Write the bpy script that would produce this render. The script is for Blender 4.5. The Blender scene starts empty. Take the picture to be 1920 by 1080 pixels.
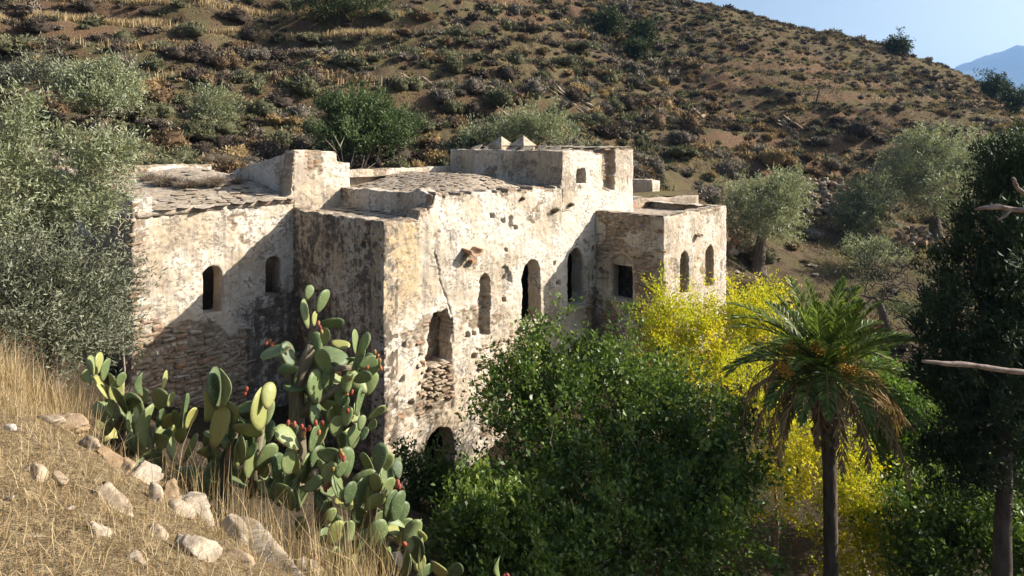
import bpy, bmesh, math, random
import numpy as np
from mathutils import Vector, Matrix

random.seed(11)
rng = np.random.default_rng(11)
scene = bpy.context.scene
COL = scene.collection
R = math.radians

# ------------------------------------------------------------------ camera, sky, sun, exposure
FPX, HORIZON, CXP = 1250.0, 262.0, 960.0          # focal length and eye level in photo pixels
cd = bpy.data.cameras.new('camera')
cd.sensor_width = 36.0
cd.lens = 36.0 * FPX / 1920.0
cd.shift_y = -(540.0 - HORIZON) / 1920.0
cd.clip_start = 0.05
cd.clip_end = 20000
cam = bpy.data.objects.new('camera', cd)
cam.location = (0, 0, 0)
cam.rotation_euler = (R(90), 0, 0)
COL.objects.link(cam)
scene.camera = cam

SUN = Vector((0.865, 0.10, 0.487)).normalized()
world = bpy.data.worlds.new('World')
scene.world = world
world.use_nodes = True
wnt = world.node_tree
sky = wnt.nodes.new('ShaderNodeTexSky')
sky.sky_type = 'NISHITA'
sky.sun_disc = False
sky.sun_elevation = math.asin(SUN.z)
sky.sun_rotation = math.atan2(SUN.x, SUN.y)
sky.altitude = 20
sky.air_density = 1.0
sky.dust_density = 3.5
sky.ozone_density = 1.5
wnt.links.new(sky.outputs[0], wnt.nodes['Background'].inputs['Color'])
wnt.nodes['Background'].inputs['Strength'].default_value = 0.07

sl = bpy.data.lights.new('sun', 'SUN')
sl.energy = 5.0
sl.angle = R(0.5)
sl.color = (1.0, 0.925, 0.82)
so = bpy.data.objects.new('sun', sl)
so.rotation_euler = SUN.to_track_quat('Z', 'Y').to_euler()
so.location = (60, 10, 40)
COL.objects.link(so)

scene.view_settings.view_transform = 'Standard'
scene.view_settings.look = 'None'
scene.view_settings.exposure = 1.14
scene.view_settings.gamma = 1.0
scene.view_settings.use_curve_mapping = False


# ------------------------------------------------------------------ numeric helpers
def P(px, py, d):
    """point of the place seen at photo pixel (px, py), d metres ahead of the eye"""
    return np.array([(px - CXP) / FPX * d, d, -(py - HORIZON) / FPX * d])


def _hash(ix, iy, iz, seed):
    h = (ix.astype(np.int64) * 374761393 + iy.astype(np.int64) * 668265263
         + iz.astype(np.int64) * 2147483647 + seed * 1274126177) & 0xFFFFFFFF
    h = ((h ^ (h >> 13)) * 1274126177) & 0xFFFFFFFF
    h = ((h ^ (h >> 15)) * 2246822519) & 0xFFFFFFFF
    return ((h ^ (h >> 16)) & 0xFFFFFF) / float(0xFFFFFF)


def vnoise(x, y, z=None, seed=0):
    x = np.asarray(x, float); y = np.asarray(y, float)
    z = np.zeros_like(x) if z is None else np.asarray(z, float)
    ix, iy, iz = np.floor(x), np.floor(y), np.floor(z)
    fx, fy, fz = x - ix, y - iy, z - iz
    fx = fx * fx * (3 - 2 * fx); fy = fy * fy * (3 - 2 * fy); fz = fz * fz * (3 - 2 * fz)
    r = 0
    for a in (0, 1):
        for b in (0, 1):
            for c in (0, 1):
                w = (fx if a else 1 - fx) * (fy if b else 1 - fy) * (fz if c else 1 - fz)
                r = r + w * _hash(ix + a, iy + b, iz + c, seed)
    return r * 2 - 1


def fbm(x, y, z=None, octs=4, seed=0, gain=0.5):
    r = 0; a = 1.0; t = 0
    for o in range(octs):
        k = 2.03 ** o
        r = r + a * vnoise(np.asarray(x) * k + 17.3 * o, np.asarray(y) * k - 9.1 * o,
                           None if z is None else np.asarray(z) * k, seed + o)
        t += a; a *= gain
    return r / t


def worley(x, y, seed=0):
    ix, iy = np.floor(x), np.floor(y)
    f1 = np.full(x.shape, 9.0); f2 = np.full(x.shape, 9.0); rid = np.zeros(x.shape)
    zz = np.zeros_like(ix)
    for a in (-1, 0, 1):
        for b in (-1, 0, 1):
            cx, cy = ix + a, iy + b
            jx = cx + 0.5 + 0.8 * (_hash(cx, cy, zz, seed) - 0.5)
            jy = cy + 0.5 + 0.8 * (_hash(cx, cy, zz + 1, seed) - 0.5)
            d = np.hypot(x - jx, y - jy)
            r = _hash(cx, cy, zz + 2, seed)
            m = d < f1
            f2 = np.where(m, f1, np.minimum(f2, d))
            rid = np.where(m, r, rid)
            f1 = np.where(m, d, f1)
    return f1, f2, rid


def sstep(a, b, x):
    t = np.clip((x - a) / (b - a), 0, 1)
    return t * t * (3 - 2 * t)


def norm(v):
    v = np.asarray(v, float)
    return v / np.maximum(np.linalg.norm(v, axis=-1, keepdims=True), 1e-9)


# ------------------------------------------------------------------ object helpers
def new_mesh(name, verts, faces, mat=None, attrs=None, smooth=False):
    verts = np.asarray(verts, np.float32)
    me = bpy.data.meshes.new(name)
    if isinstance(faces, np.ndarray):
        k = faces.shape[1]
        me.vertices.add(len(verts)); me.vertices.foreach_set('co', verts.ravel())
        me.loops.add(faces.size); me.loops.foreach_set('vertex_index', faces.ravel().astype(np.int32))
        me.polygons.add(len(faces))
        me.polygons.foreach_set('loop_start', np.arange(0, faces.size, k, dtype=np.int32))
        me.polygons.foreach_set('loop_total', np.full(len(faces), k, np.int32))
        me.update(calc_edges=True)
    else:
        me.from_pydata([tuple(v) for v in verts], [], [tuple(f) for f in faces])
        me.update()
    for k_, a in (attrs or {}).items():
        at = me.attributes.new(k_, 'FLOAT', 'POINT')
        at.data.foreach_set('value', np.asarray(a, np.float32))
    if smooth:
        me.polygons.foreach_set('use_smooth', np.ones(len(me.polygons), bool))
    if mat is not None:
        me.materials.append(mat)
    return me


def link(name, me, parent=None, loc=(0, 0, 0), rot=None, scale=None):
    o = bpy.data.objects.new(name, me)
    COL.objects.link(o)
    o.location = Vector([float(c) for c in loc])
    if rot is not None:
        o.rotation_euler = rot
    if scale is not None:
        o.scale = scale
    if parent is not None:
        o.parent = parent
    return o


def tag(o, label=None, cat=None, group=None, kind=None):
    if label: o['label'] = label
    if cat: o['category'] = cat
    if group: o['group'] = group
    if kind: o['kind'] = kind
    return o


def thing(name, label, cat, loc=(0, 0, 0), group=None):
    e = link(name, None, None, loc)
    e.empty_display_size = 0.2
    return tag(e, label, cat, group)


def part(name, verts, faces, mat, parent, attrs=None, smooth=False):
    """a mesh given in world coordinates, made a child of an Empty (or of a part at its Empty's place)"""
    off = np.array(parent.location) if parent.parent is None else np.array(parent.parent.location)
    me = new_mesh(name, np.asarray(verts) - off, faces, mat, attrs, smooth)
    return link(name, me, parent)


class MB:
    """collects pieces with polygons of any size into one mesh"""
    def __init__(self): self.v = []; self.f = []; self.n = 0
    def add(self, verts, faces):
        self.v.append(np.asarray(verts, float))
        self.f += [tuple(int(i) + self.n for i in f) for f in faces]
        self.n += len(verts)
    def box(self, c, half, axes=None):
        c = np.asarray(c, float)
        ax = np.eye(3) if axes is None else np.asarray(axes, float)
        vs = [c + sx * half[0] * ax[0] + sy * half[1] * ax[1] + sz * half[2] * ax[2]
              for sz in (-1, 1) for sy in (-1, 1) for sx in (-1, 1)]
        self.add(vs, [(0, 2, 3, 1), (4, 5, 7, 6), (0, 1, 5, 4), (2, 6, 7, 3), (0, 4, 6, 2), (1, 3, 7, 5)])
    def tube(self, pts, rad, sides=6, cap=True):
        v, f = tube(pts, rad, sides, cap); self.add(v, f)
    def arrays(self): return np.concatenate(self.v), self.f


def tube(pts, rad, sides=6, cap=True):
    pts = np.asarray(pts, float); n = len(pts)
    rad = np.broadcast_to(np.asarray(rad, float), (n,))
    t = np.gradient(pts, axis=0); t = norm(t)
    ref = np.array([0.31, 0.17, 0.93]) if abs(t[0][2]) < 0.8 else np.array([0.95, 0.2, 0.1])
    vs = []
    for i in range(n):
        a = norm(np.cross(t[i], ref)); b = np.cross(t[i], a)
        ang = np.arange(sides) * 2 * math.pi / sides
        vs.append(pts[i] + rad[i] * (np.cos(ang)[:, None] * a + np.sin(ang)[:, None] * b))
    fs = []
    for i in range(n - 1):
        for k in range(sides):
            k2 = (k + 1) % sides
            fs.append((i * sides + k, i * sides + k2, (i + 1) * sides + k2, (i + 1) * sides + k))
    if cap:
        fs.append(tuple(range(sides))[::-1]); fs.append(tuple((n - 1) * sides + k for k in range(sides)))
    return np.concatenate(vs), fs


def ico(sub):
    bm = bmesh.new(); bmesh.ops.create_icosphere(bm, subdivisions=sub, radius=1.0)
    v = np.array([x.co[:] for x in bm.verts]); f = np.array([[l.index for l in q.verts] for q in bm.faces])
    bm.free(); return v, f
ICO = {k: ico(k) for k in (1, 2, 3, 4)}


# ------------------------------------------------------------------ materials
class NT:
    def __init__(self, name):
        self.m = bpy.data.materials.new(name); self.m.use_nodes = True
        self.t = self.m.node_tree; self.t.nodes.clear()
        self.out = self.n('ShaderNodeOutputMaterial')
    def n(self, ty, **kw):
        x = self.t.nodes.new(ty)
        for k, v in kw.items(): setattr(x, k, v)
        return x
    def l(self, a, b): self.t.links.new(a, b)
    def val(self, sock, v):
        if hasattr(v, 'is_linked'): self.l(v, sock)
        elif isinstance(v, (tuple, list)) and len(v) == 3 and sock.type == 'RGBA': sock.default_value = (*v, 1)
        else: sock.default_value = v
    def pos(self, scale=(1, 1, 1), obj=False):
        g = self.n('ShaderNodeTexCoord').outputs['Object'] if obj else self.n('ShaderNodeNewGeometry').outputs['Position']
        mp = self.n('ShaderNodeMapping'); self.l(g, mp.inputs['Vector'])
        mp.inputs['Scale'].default_value = scale
        return mp.outputs[0]
    def noise(self, scale, detail=4, rough=0.55, vec=None, dist=0.0):
        x = self.n('ShaderNodeTexNoise'); x.inputs['Scale'].default_value = scale
        x.inputs['Detail'].default_value = detail; x.inputs['Roughness'].default_value = rough
        x.inputs['Distortion'].default_value = dist
        self.l(vec if vec is not None else self.pos(), x.inputs['Vector'])
        return x.outputs['Fac']
    def voro(self, scale, vec=None, feature='F1', out='Distance'):
        x = self.n('ShaderNodeTexVoronoi', feature=feature); x.inputs['Scale'].default_value = scale
        self.l(vec if vec is not None else self.pos(), x.inputs['Vector'])
        return x.outputs[out]
    def attr(self, name): return self.n('ShaderNodeAttribute', attribute_name=name).outputs['Fac']
    def rampf(self, f, a, b):
        x = self.n('ShaderNodeMapRange'); x.interpolation_type = 'SMOOTHSTEP'
        self.l(f, x.inputs[0]); x.inputs[1].default_value = a; x.inputs[2].default_value = b
        return x.outputs[0]
    def ramp(self, f, stops, const=False):
        x = self.n('ShaderNodeValToRGB'); self.l(f, x.inputs[0]); e = x.color_ramp.elements
        if const: x.color_ramp.interpolation = 'CONSTANT'
        while len(e) < len(stops): e.new(0.5)
        for i, (p, c) in enumerate(stops): e[i].position = p; e[i].color = (*c, 1)
        return x.outputs[0]
    def mix(self, f, a, b, mode='MIX'):
        x = self.n('ShaderNodeMix', data_type='RGBA', blend_type=mode)
        self.val(x.inputs[0], f); self.val(x.inputs[6], a); self.val(x.inputs[7], b)
        return x.outputs[2]
    def math(self, op, a, b=0.0, clamp=False):
        x = self.n('ShaderNodeMath', operation=op); x.use_clamp = clamp
        self.val(x.inputs[0], a); self.val(x.inputs[1], b)
        return x.outputs[0]
    def bump(self, h, dist=0.01, strength=1.0, prev=None):
        x = self.n('ShaderNodeBump'); self.l(h, x.inputs['Height'])
        x.inputs['Distance'].default_value = dist; x.inputs['Strength'].default_value = strength
        if prev is not None: self.l(prev, x.inputs['Normal'])
        return x.outputs[0]
    def bsdf(self, col, rough=0.85, spec=0.25, normal=None):
        x = self.n('ShaderNodeBsdfPrincipled')
        self.val(x.inputs['Base Color'], col); self.val(x.inputs['Roughness'], rough)
        x.inputs['Specular IOR Level'].default_value = spec
        if normal is not None: self.l(normal, x.inputs['Normal'])
        return x.outputs[0]
    def done(self, sh): self.l(sh, self.out.inputs['Surface']); return self.m


def leaf_mat(name, cols, trans=0.3, rough=0.5, spec=0.3, patch=None):
    """leaf colours spread over the per-leaf number 'rnd'"""
    t = NT(name)
    k = len(cols)
    f = t.attr('rnd')
    c = t.ramp(f, [((i / (k - 1)) if k < 5 else (0, .3, .6, .955, .985)[i], c_) for i, c_ in enumerate(cols)])
    if patch is not None:
        pn = t.rampf(t.noise(patch[1], 2), 0.48, 0.62)
        c = t.mix(t.math('MULTIPLY', pn, patch[2]), c, patch[0])
    d = t.bsdf(c, rough, spec)
    tr = t.n('ShaderNodeBsdfTranslucent')
    t.l(t.mix(1.0, c, (1.15, 1.2, 0.75), 'MULTIPLY'), tr.inputs['Color'])
    m = t.n('ShaderNodeMixShader'); m.inputs[0].default_value = trans
    t.l(d, m.inputs[1]); t.l(tr.outputs[0], m.inputs[2])
    return t.done(m.outputs[0])


def bark_mat(name, a, b, scale=9):
    t = NT(name)
    v = t.pos((1, 1, 0.25))
    n = t.noise(scale, 6, 0.65, v)
    return t.done(t.bsdf(t.ramp(n, [(0.3, a), (0.7, b)]), 0.9, 0.15, t.bump(n, 0.03, 0.9)))


def wall_mat():
    t = NT('weathered_plaster')
    big = t.noise(0.55, 4, 0.55); n1 = t.noise(1.6, 6, 0.6); n2 = t.noise(6.5, 7, 0.68); n3 = t.noise(38.0, 4, 0.6)
    streak = t.noise(4.2, 5, 0.62, t.pos((1.5, 1.5, 0.13)))
    stone, srnd, grime, ochre = t.attr('stone'), t.attr('srnd'), t.attr('grime'), t.attr('ochre')
    pl = t.ramp(n1, [(0.28, (0.52, 0.44, 0.345)), (0.45, (0.64, 0.575, 0.485)), (0.62, (0.73, 0.68, 0.60)), (0.75, (0.78, 0.75, 0.70))])
    # limewash worn down to sandy render in broad areas
    worn = t.rampf(t.math('ADD', big, t.math('MULTIPLY', n2, 0.35)), 0.60, 0.78)
    pl = t.mix(t.math('MULTIPLY', worn, 0.75), pl, t.ramp(n2, [(0.35, (0.30, 0.235, 0.165)), (0.65, (0.50, 0.41, 0.30))]))
    pl = t.mix(t.math('MULTIPLY', ochre, t.rampf(n2, 0.30, 0.6)), pl, (0.50, 0.37, 0.20))
    # flaked-off scabs, thick in some areas and rare in others
    flake = t.rampf(t.math('ADD', t.noise(10.0, 8, 0.76, t.pos((1, 1, 1.5))), t.math('MULTIPLY', t.math('SUBTRACT', n1, 0.5), 0.55)), 0.55, 0.60)
    pl = t.mix(t.math('MULTIPLY', flake, 0.75), pl, (0.235, 0.185, 0.14))
    # run-off: grey streaks below the wall heads
    sm = t.math('MULTIPLY', t.rampf(streak, 0.50, 0.66), t.rampf(big, 0.36, 0.56))
    pl = t.mix(t.math('MULTIPLY', sm, 0.62), pl, (0.26, 0.235, 0.205))
    speck = t.rampf(t.noise(46.0, 5, 0.7), 0.60, 0.66)
    pl = t.mix(t.math('MULTIPLY', speck, 0.45), pl, (0.19, 0.155, 0.12))
    st = t.ramp(srnd, [(0.0, (0.40, 0.32, 0.22)), (0.25, (0.25, 0.19, 0.135)), (0.45, (0.48, 0.41, 0.31)),
                       (0.62, (0.32, 0.27, 0.21)), (0.8, (0.34, 0.20, 0.115)), (1.0, (0.54, 0.48, 0.39))])
    st = t.mix(t.rampf(n2, 0.4, 0.7), st, (0.21, 0.17, 0.125))
    c = t.mix(stone, pl, st)
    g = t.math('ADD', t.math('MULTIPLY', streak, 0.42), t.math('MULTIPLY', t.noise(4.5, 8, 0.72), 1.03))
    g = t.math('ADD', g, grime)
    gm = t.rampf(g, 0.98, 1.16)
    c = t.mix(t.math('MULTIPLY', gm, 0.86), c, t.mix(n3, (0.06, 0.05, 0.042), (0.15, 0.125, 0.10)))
    h = t.math('ADD', t.math('MULTIPLY', n2, 0.6), t.math('MULTIPLY', n3, 0.4))
    h = t.math('SUBTRACT', h, t.math('MULTIPLY', flake, 0.4))
    return t.done(t.bsdf(c, 0.95, 0.1, t.bump(h, 0.03, 0.9)))


def stone_mat(name, cols, scale=7):
    """loose stone: colour drawn per object, veined and blotched"""
    t = NT(name)
    r = t.n('ShaderNodeObjectInfo').outputs['Random']
    k = len(cols)
    c = t.ramp(r, [(i / (k - 1), x) for i, x in enumerate(cols)])
    n = t.noise(scale, 6, 0.65); n2 = t.noise(scale * 6, 4, 0.6)
    c = t.mix(t.rampf(n, 0.42, 0.68), c, t.mix(1.0, c, (0.5, 0.46, 0.42), 'MULTIPLY'))
    c = t.mix(t.math('MULTIPLY', t.rampf(t.noise(2.6, 6, 0.7), 0.50, 0.62), 0.7), c, (0.21, 0.155, 0.095))
    c = t.mix(t.rampf(n2, 0.62, 0.72), c, (0.52, 0.47, 0.39))
    return t.done(t.bsdf(c, 0.92, 0.15, t.bump(t.math('ADD', n, t.math('MULTIPLY', n2, 0.4)), 0.02, 0.9)))


def terrain_mat():
    t = NT('hillside_ground')
    fg, green, wet, bare = t.attr('straw'), t.attr('green'), t.attr('soil'), t.attr('bare')
    n1 = t.noise(0.16, 5, 0.6); n2 = t.noise(1.3, 6, 0.65); n3 = t.noise(9.0, 5, 0.65); n4 = t.noise(45.0, 3, 0.6)
    c = t.ramp(n2, [(0.28, (0.048, 0.035, 0.023)), (0.48, (0.108, 0.077, 0.048)), (0.64, (0.175, 0.128, 0.077)), (0.8, (0.25, 0.188, 0.118))])
    c = t.mix(t.rampf(t.noise(0.45, 4), 0.5, 0.68), c, (0.14, 0.09, 0.05))
    gm = t.math('MULTIPLY', green, t.rampf(t.noise(0.6, 5, 0.6), 0.40, 0.62))
    c = t.mix(gm, c, t.mix(n3, (0.09, 0.085, 0.035), (0.19, 0.165, 0.07)))
    c = t.mix(t.math('MULTIPLY', t.rampf(n3, 0.5, 0.7), 0.55), c, (0.075, 0.05, 0.032))
    c = t.mix(bare, c, t.ramp(n3, [(0.3, (0.09, 0.052, 0.03)), (0.55, (0.17, 0.105, 0.06)), (0.75, (0.28, 0.20, 0.13))]))
    straw = t.ramp(n3, [(0.25, (0.11, 0.075, 0.042)), (0.5, (0.26, 0.19, 0.105)), (0.75, (0.40, 0.315, 0.19))])
    c = t.mix(fg, c, straw)
    c = t.mix(wet, c, t.ramp(n3, [(0.3, (0.035, 0.028, 0.018)), (0.7, (0.10, 0.075, 0.045))]))
    c = t.mix(t.math('MULTIPLY', t.rampf(n4, 0.58, 0.72), 0.5), c, (0.42, 0.36, 0.27))
    h = t.math('ADD', n3, t.math('MULTIPLY', n4, 0.35))
    return t.done(t.bsdf(c, 0.97, 0.08, t.bump(h, 0.16, 1.0)))


M = {}
M['wall'] = wall_mat()
M['stone'] = stone_mat('rubble_stone', [(0.42, 0.34, 0.24), (0.28, 0.22, 0.16), (0.50, 0.42, 0.31), (0.34, 0.28, 0.21), (0.40, 0.24, 0.14), (0.56, 0.49, 0.39)])
M['slate'] = stone_mat('roof_slab_stone', [(0.36, 0.31, 0.24), (0.42, 0.36, 0.28), (0.33, 0.28, 0.22), (0.40, 0.32, 0.23), (0.46, 0.40, 0.32)])
M['rock'] = stone_mat('field_rock', [(0.36, 0.28, 0.19), (0.32, 0.22, 0.13), (0.42, 0.35, 0.26), (0.28, 0.21, 0.14)], 5)
M['palerock'] = stone_mat('pale_rock', [(0.36, 0.30, 0.22), (0.45, 0.385, 0.295)], 5)
M['whiterock'] = stone_mat('white_quartz', [(0.72, 0.69, 0.63), (0.76, 0.73, 0.68)], 5)
M['ground'] = terrain_mat()
M['bark'] = bark_mat('olive_bark', (0.055, 0.042, 0.03), (0.17, 0.135, 0.10))
M['palebark'] = bark_mat('pale_bark', (0.20, 0.165, 0.125), (0.40, 0.35, 0.28))
M['olive'] = leaf_mat('olive_leaf', [(0.085, 0.098, 0.045), (0.185, 0.205, 0.11), (0.31, 0.33, 0.205), (0.47, 0.49, 0.35)], 0.3, 0.55, 0.3)
M['olive_grey'] = leaf_mat('grey_olive_leaf', [(0.065, 0.072, 0.042), (0.14, 0.15, 0.095), (0.23, 0.24, 0.165), (0.34, 0.35, 0.265)], 0.18, 0.55, 0.3)
M['fig'] = leaf_mat('broad_green_leaf', [(0.026, 0.05, 0.013), (0.06, 0.108, 0.022), (0.125, 0.19, 0.035), (0.25, 0.31, 0.06), (0.50, 0.42, 0.05)], 0.32, 0.42, 0.4)
M['fig_light'] = leaf_mat('fresh_green_leaf', [(0.045, 0.10, 0.016), (0.09, 0.17, 0.025), (0.16, 0.25, 0.035), (0.30, 0.33, 0.04)], 0.35, 0.55, 0.25)
M['yellow'] = leaf_mat('yellowing_leaf', [(0.16, 0.22, 0.02), (0.42, 0.44, 0.03), (0.68, 0.57, 0.03), (0.78, 0.56, 0.025)], 0.45, 0.5, 0.25)
M['cypress'] = leaf_mat('cypress_spray', [(0.016, 0.028, 0.013), (0.03, 0.048, 0.02), (0.046, 0.07, 0.028), (0.075, 0.10, 0.038)], 0.1, 0.6, 0.2)
M['broom'] = leaf_mat('dense_green_leaf', [(0.035, 0.055, 0.022), (0.065, 0.10, 0.035), (0.10, 0.145, 0.055), (0.15, 0.19, 0.08)], 0.2, 0.55, 0.25)
M['darktree'] = leaf_mat('dark_evergreen_leaf', [(0.02, 0.028, 0.012), (0.035, 0.05, 0.018), (0.055, 0.08, 0.025), (0.08, 0.10, 0.035)], 0.15, 0.6, 0.2)

# ------------------------------------------------------------------ terrain
# the lie of the land: known points (x, y, z), read off as pixel + distance or given directly
_cp = [(0, 0, -1.7), (-2.5, 1, -1.6), (-5, 3, -1.7), (-9, 5, -1.8), (-14, 8, -1.8), (2, 1, -2.6), (3, 3, -4.0), (0, 3.2, -2.7),
       (6, 5, -7.0), (12, 4, -7.6), (14, 12, -9.6), (-8.2, 8.2, -2.5), (-12, 11, -2.7), (-9.8, 13.0, -4.6), (-12, 14, -3.6),
       (-15, 20, -2.8), (-13, 24, -2.3), (-17, 28, -1.2), (-25, 15, -1.0), (-35, 25, 0.5), (0, -12, -0.5), (-14, -10, 1.0), (14, -10, -6),
       (-6.5, 31.5, -1.9), (2, 34, -2.1), (8, 37, -2.7), (-12, 31, -1.4), (-6, 24, -7.0), (0, 28, -5.5), (4, 21, -9.6), (7, 31, -6.0),
       (9.5, 24, -9.4), (25, 20, -9.0), (40, 20, -8), (22, 12, -9.5), (60, 40, -5), (30, 32, -7.5), (-1.0, 14, -8.6), (1, 9.0, -7.4),
       (-6.8, 12.5, -5.5), (-4.5, 13.5, -6.8), (3, 13, -9.6), (0.5, 6.2, -5.2), (-9.4, 16.6, -7.2), (-8.0, 18.4, -8.1), (-6.6, 20.2, -8.8), (-4.6, 18.2, -9.1), (-8.6, 15.0, -6.7), (-7.2, 15.4, -7.4)]
for a in [(0, 1080, 3.4), (300, 1080, 4.0), (590, 1080, 5.0), (0, 715, 7.2), (130, 805, 7.4), (320, 915, 6.6), (450, 990, 5.8),
          (200, 840, 7.2), (200, 856, 8.9), (320, 932, 8.6), (450, 1004, 8.3), (600, 1085, 8.0), (600, 1125, 6.2), (700, 1100, 7.6), (700, 1180, 5.6), (860, 1150, 7.4), (450, 1010, 7.0),
           (720, 890, 17.2), (830, 960, 18.3), (1100, 1080, 15), (1550, 1150, 15), (1900, 1160, 12),
          (1400, 620, 28), (1370, 548, 30), (1420, 514, 35), (1620, 464, 42), (1740, 452, 43), (1650, 640, 27),
          (1400, 438, 38), (1250, 372, 37), (1500, 418, 43), (1600, 398, 45), (1850, 480, 36), (1900, 350, 50),
          (1200, 300, 44), (1500, 302, 51), (1350, 258, 51), (1500, 186, 62), (1250, 182, 62), (1700, 192, 67), (1900, 232, 62),
          (1290, 4, 100), (1400, 26, 100), (1500, 52, 100), (1600, 74, 100), (1680, 97, 100), (1790, 138, 100), (1850, 166, 100), (1920, 206, 100), (1860, 185, 86), (1930, 215, 86), (2050, 250, 90),
          (1300, 100, 79), (1600, 142, 82), (600, 285, 36), (700, 155, 46), (700, 65, 60), (1000, 85, 65), (1000, 5, 85), (700, -100, 85),
          (300, 255, 34.5), (300, 135, 42), (0, 38, 52), (250, 54, 56), (500, 76, 63), (150, 6, 60), (400, 15, 62), (560, 25, 66),
          (300, -150, 80), (0, 205, 36), (0, 105, 44), (0, -100, 70), (-300, 0, 60), (-300, 200, 40), (-300, -150, 80), (850, 250, 40), (1000, 160, 52)]:
    _cp.append(tuple(P(*a)))
for X, Y, Z in [(26, 130, 16), (45, 130, 11), (66, 130, 3), (77, 130, -3), (0, 130, 30), (-60, 130, 44), (110, 100, -4), (140, 60, -9), (120, 140, -12)]:
    _cp.append((X, Y, Z))
CP = np.array(_cp, float)


def _tps(r2): return 0.5 * r2 * np.log(r2 + 1e-9)


def _fit():
    n = len(CP)
    d2 = ((CP[:, None, :2] - CP[None, :, :2]) ** 2).sum(-1)
    K = _tps(d2) + np.eye(n) * 1.5
    Q = np.c_[np.ones(n), CP[:, :2]]
    A = np.zeros((n + 3, n + 3)); A[:n, :n] = K; A[:n, n:] = Q; A[n:, :n] = Q.T
    s = np.linalg.solve(A, np.r_[CP[:, 2], 0, 0, 0])
    return s[:n], s[n:]
_w, _a = _fit()


def base_h(x, y):
    sh = np.shape(x); x = np.ravel(np.asarray(x, float)); y = np.ravel(np.asarray(y, float))
    xc = np.clip(x, -75, 140); yc = np.clip(y, -12, 135)
    z = np.empty(len(x))
    for i in range(0, len(x), 20000):
        xs, ys = xc[i:i + 20000], yc[i:i + 20000]
        d2 = (xs[:, None] - CP[None, :, 0]) ** 2 + (ys[:, None] - CP[None, :, 1]) ** 2
        z[i:i + 20000] = _tps(d2) @ _w + _a[0] + _a[1] * xs + _a[2] * ys
    out = np.hypot(np.maximum(np.abs(x - xc), 0), np.abs(y - yc))
    k = np.exp(-out / 60.0)
    z = z * k + (-22.0) * (1 - k)
    return z.reshape(sh)


def ground(x, y, detail=True):
    x = np.asarray(x, float); y = np.asarray(y, float)
    z = base_h(x, y)
    hill = sstep(36, 50, y + 0.15 * x)
    # old field terraces cut into the left of the hill
    tm = sstep(10, -8, x - 0.12 * y) * sstep(36, 44, y) * sstep(150, 120, y)
    st = 2.9; ph = (z - 9.35 + st * 50 + 0.25 * fbm(x * 0.12, y * 0.12, seed=5)) / st
    fl = np.floor(ph); fr = ph - fl
    zt = st * (fl - 50) + 9.35 + st * (0.25 * fr + 0.75 * sstep(0.68, 0.98, fr))
    z = z + tm * 0.95 * (zt - z)
    # smaller goat-path terraces on the right of the hill
    tm2 = sstep(8, 20, x) * sstep(40, 48, y) * sstep(92, 80, y) * 0.8
    st = 2.1; ph = (z + 100 + 0.5 * fbm(x * 0.06, y * 0.06, seed=15)) / st; fl = np.floor(ph); fr = ph - fl
    z = z + tm2 * (st * (fl + 0.35 * fr + 0.65 * sstep(0.6, 0.95, fr)) - 100 - z)
    if detail:
        z = z + hill * (0.55 * fbm(x * 0.22, y * 0.22, seed=3) + 0.22 * fbm(x * 0.9, y * 0.9, seed=4))
        near = 1 - hill
        z = z + near * (0.10 * fbm(x * 0.9, y * 0.9, seed=8) + 0.05 * fbm(x * 3.5, y * 3.5, seed=9))
        gul = fbm(x * 0.14 + y * 0.10, y * 0.03, seed=21)
        z = z - hill * 1.0 * sstep(0.25, 0.6, gul) * sstep(110, 90, y)
    return z


def crest(x): return np.clip(5.0 - .70 * (np.asarray(x) + 1.44), 2.0, 10.0)      # where the near slope breaks and drops to the cactus


def straw_terrace(x, y, z):
    """the two old fields that lie fallow under straw"""
    return (x < -11) & (y > 44) & (((z > 9.15) & (z < 10.1)) | ((z > 12.05) & (z < 13.0)))


def geo(a, b, n): return np.sign(a) * np.geomspace(abs(a), abs(b), n)


def build_terrain():
    xs = np.r_[geo(-3500, -85, 24)[:-1], np.arange(-85, -13, 0.6), np.arange(-13, 14, 0.16), np.arange(14, 95, 0.5), geo(95, 3500, 24)]
    ys = np.r_[geo(-3000, -13, 20)[:-1], np.arange(-13, 0, 0.8), np.arange(0, 12, 0.11), np.arange(12, 34, 0.25), np.arange(34, 132, 0.42), geo(132, 4000, 26)]
    X, Y = np.meshgrid(xs, ys)
    Z = ground(X, Y)
    ny, nx = X.shape
    i = (np.arange(ny - 1)[:, None] * nx + np.arange(nx - 1)).ravel()
    f = np.stack([i, i + 1, i + nx + 1, i + nx], 1)
    gy, gx = np.gradient(Z, ys, xs)
    slope = np.hypot(gx, gy)
    hill = sstep(34, 44, Y + 0.15 * X)
    straw = 1 - sstep(0.1, 0.9, Y - crest(X))
    strips = straw_terrace(X, Y, Z) * sstep(0.5, 0.25, slope) * 0.9
    terr_r = sstep(12, 22, X) * sstep(0.30, 0.1, slope) * hill
    soil = (1 - hill) * sstep(-4.4, -6.0, Z) * sstep(30, 24, Y)
    mid = (1 - hill) * sstep(26, 31, Y)
    green = np.clip(0.75 * hill + terr_r + mid * 0.9, 0, 1)
    bare = sstep(0.62, 0.95, slope) * hill * sstep(0.05, 0.35, fbm(X * 0.1, Y * 0.1, seed=31) + 0.35 * sstep(0, 30, X))
    at = dict(straw=np.clip(straw + strips, 0, 1).ravel(), green=green.ravel(), soil=np.clip(soil, 0, 1).ravel(), bare=np.clip(bare, 0, 1).ravel())
    me = new_mesh('hillside', np.stack([X, Y, Z], -1).reshape(-1, 3), f, M['ground'], at, True)
    tag(link('hillside', me), 'dry stony hillside falling to the garden ravine', 'hillside', None, 'structure')


build_terrain()

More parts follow.
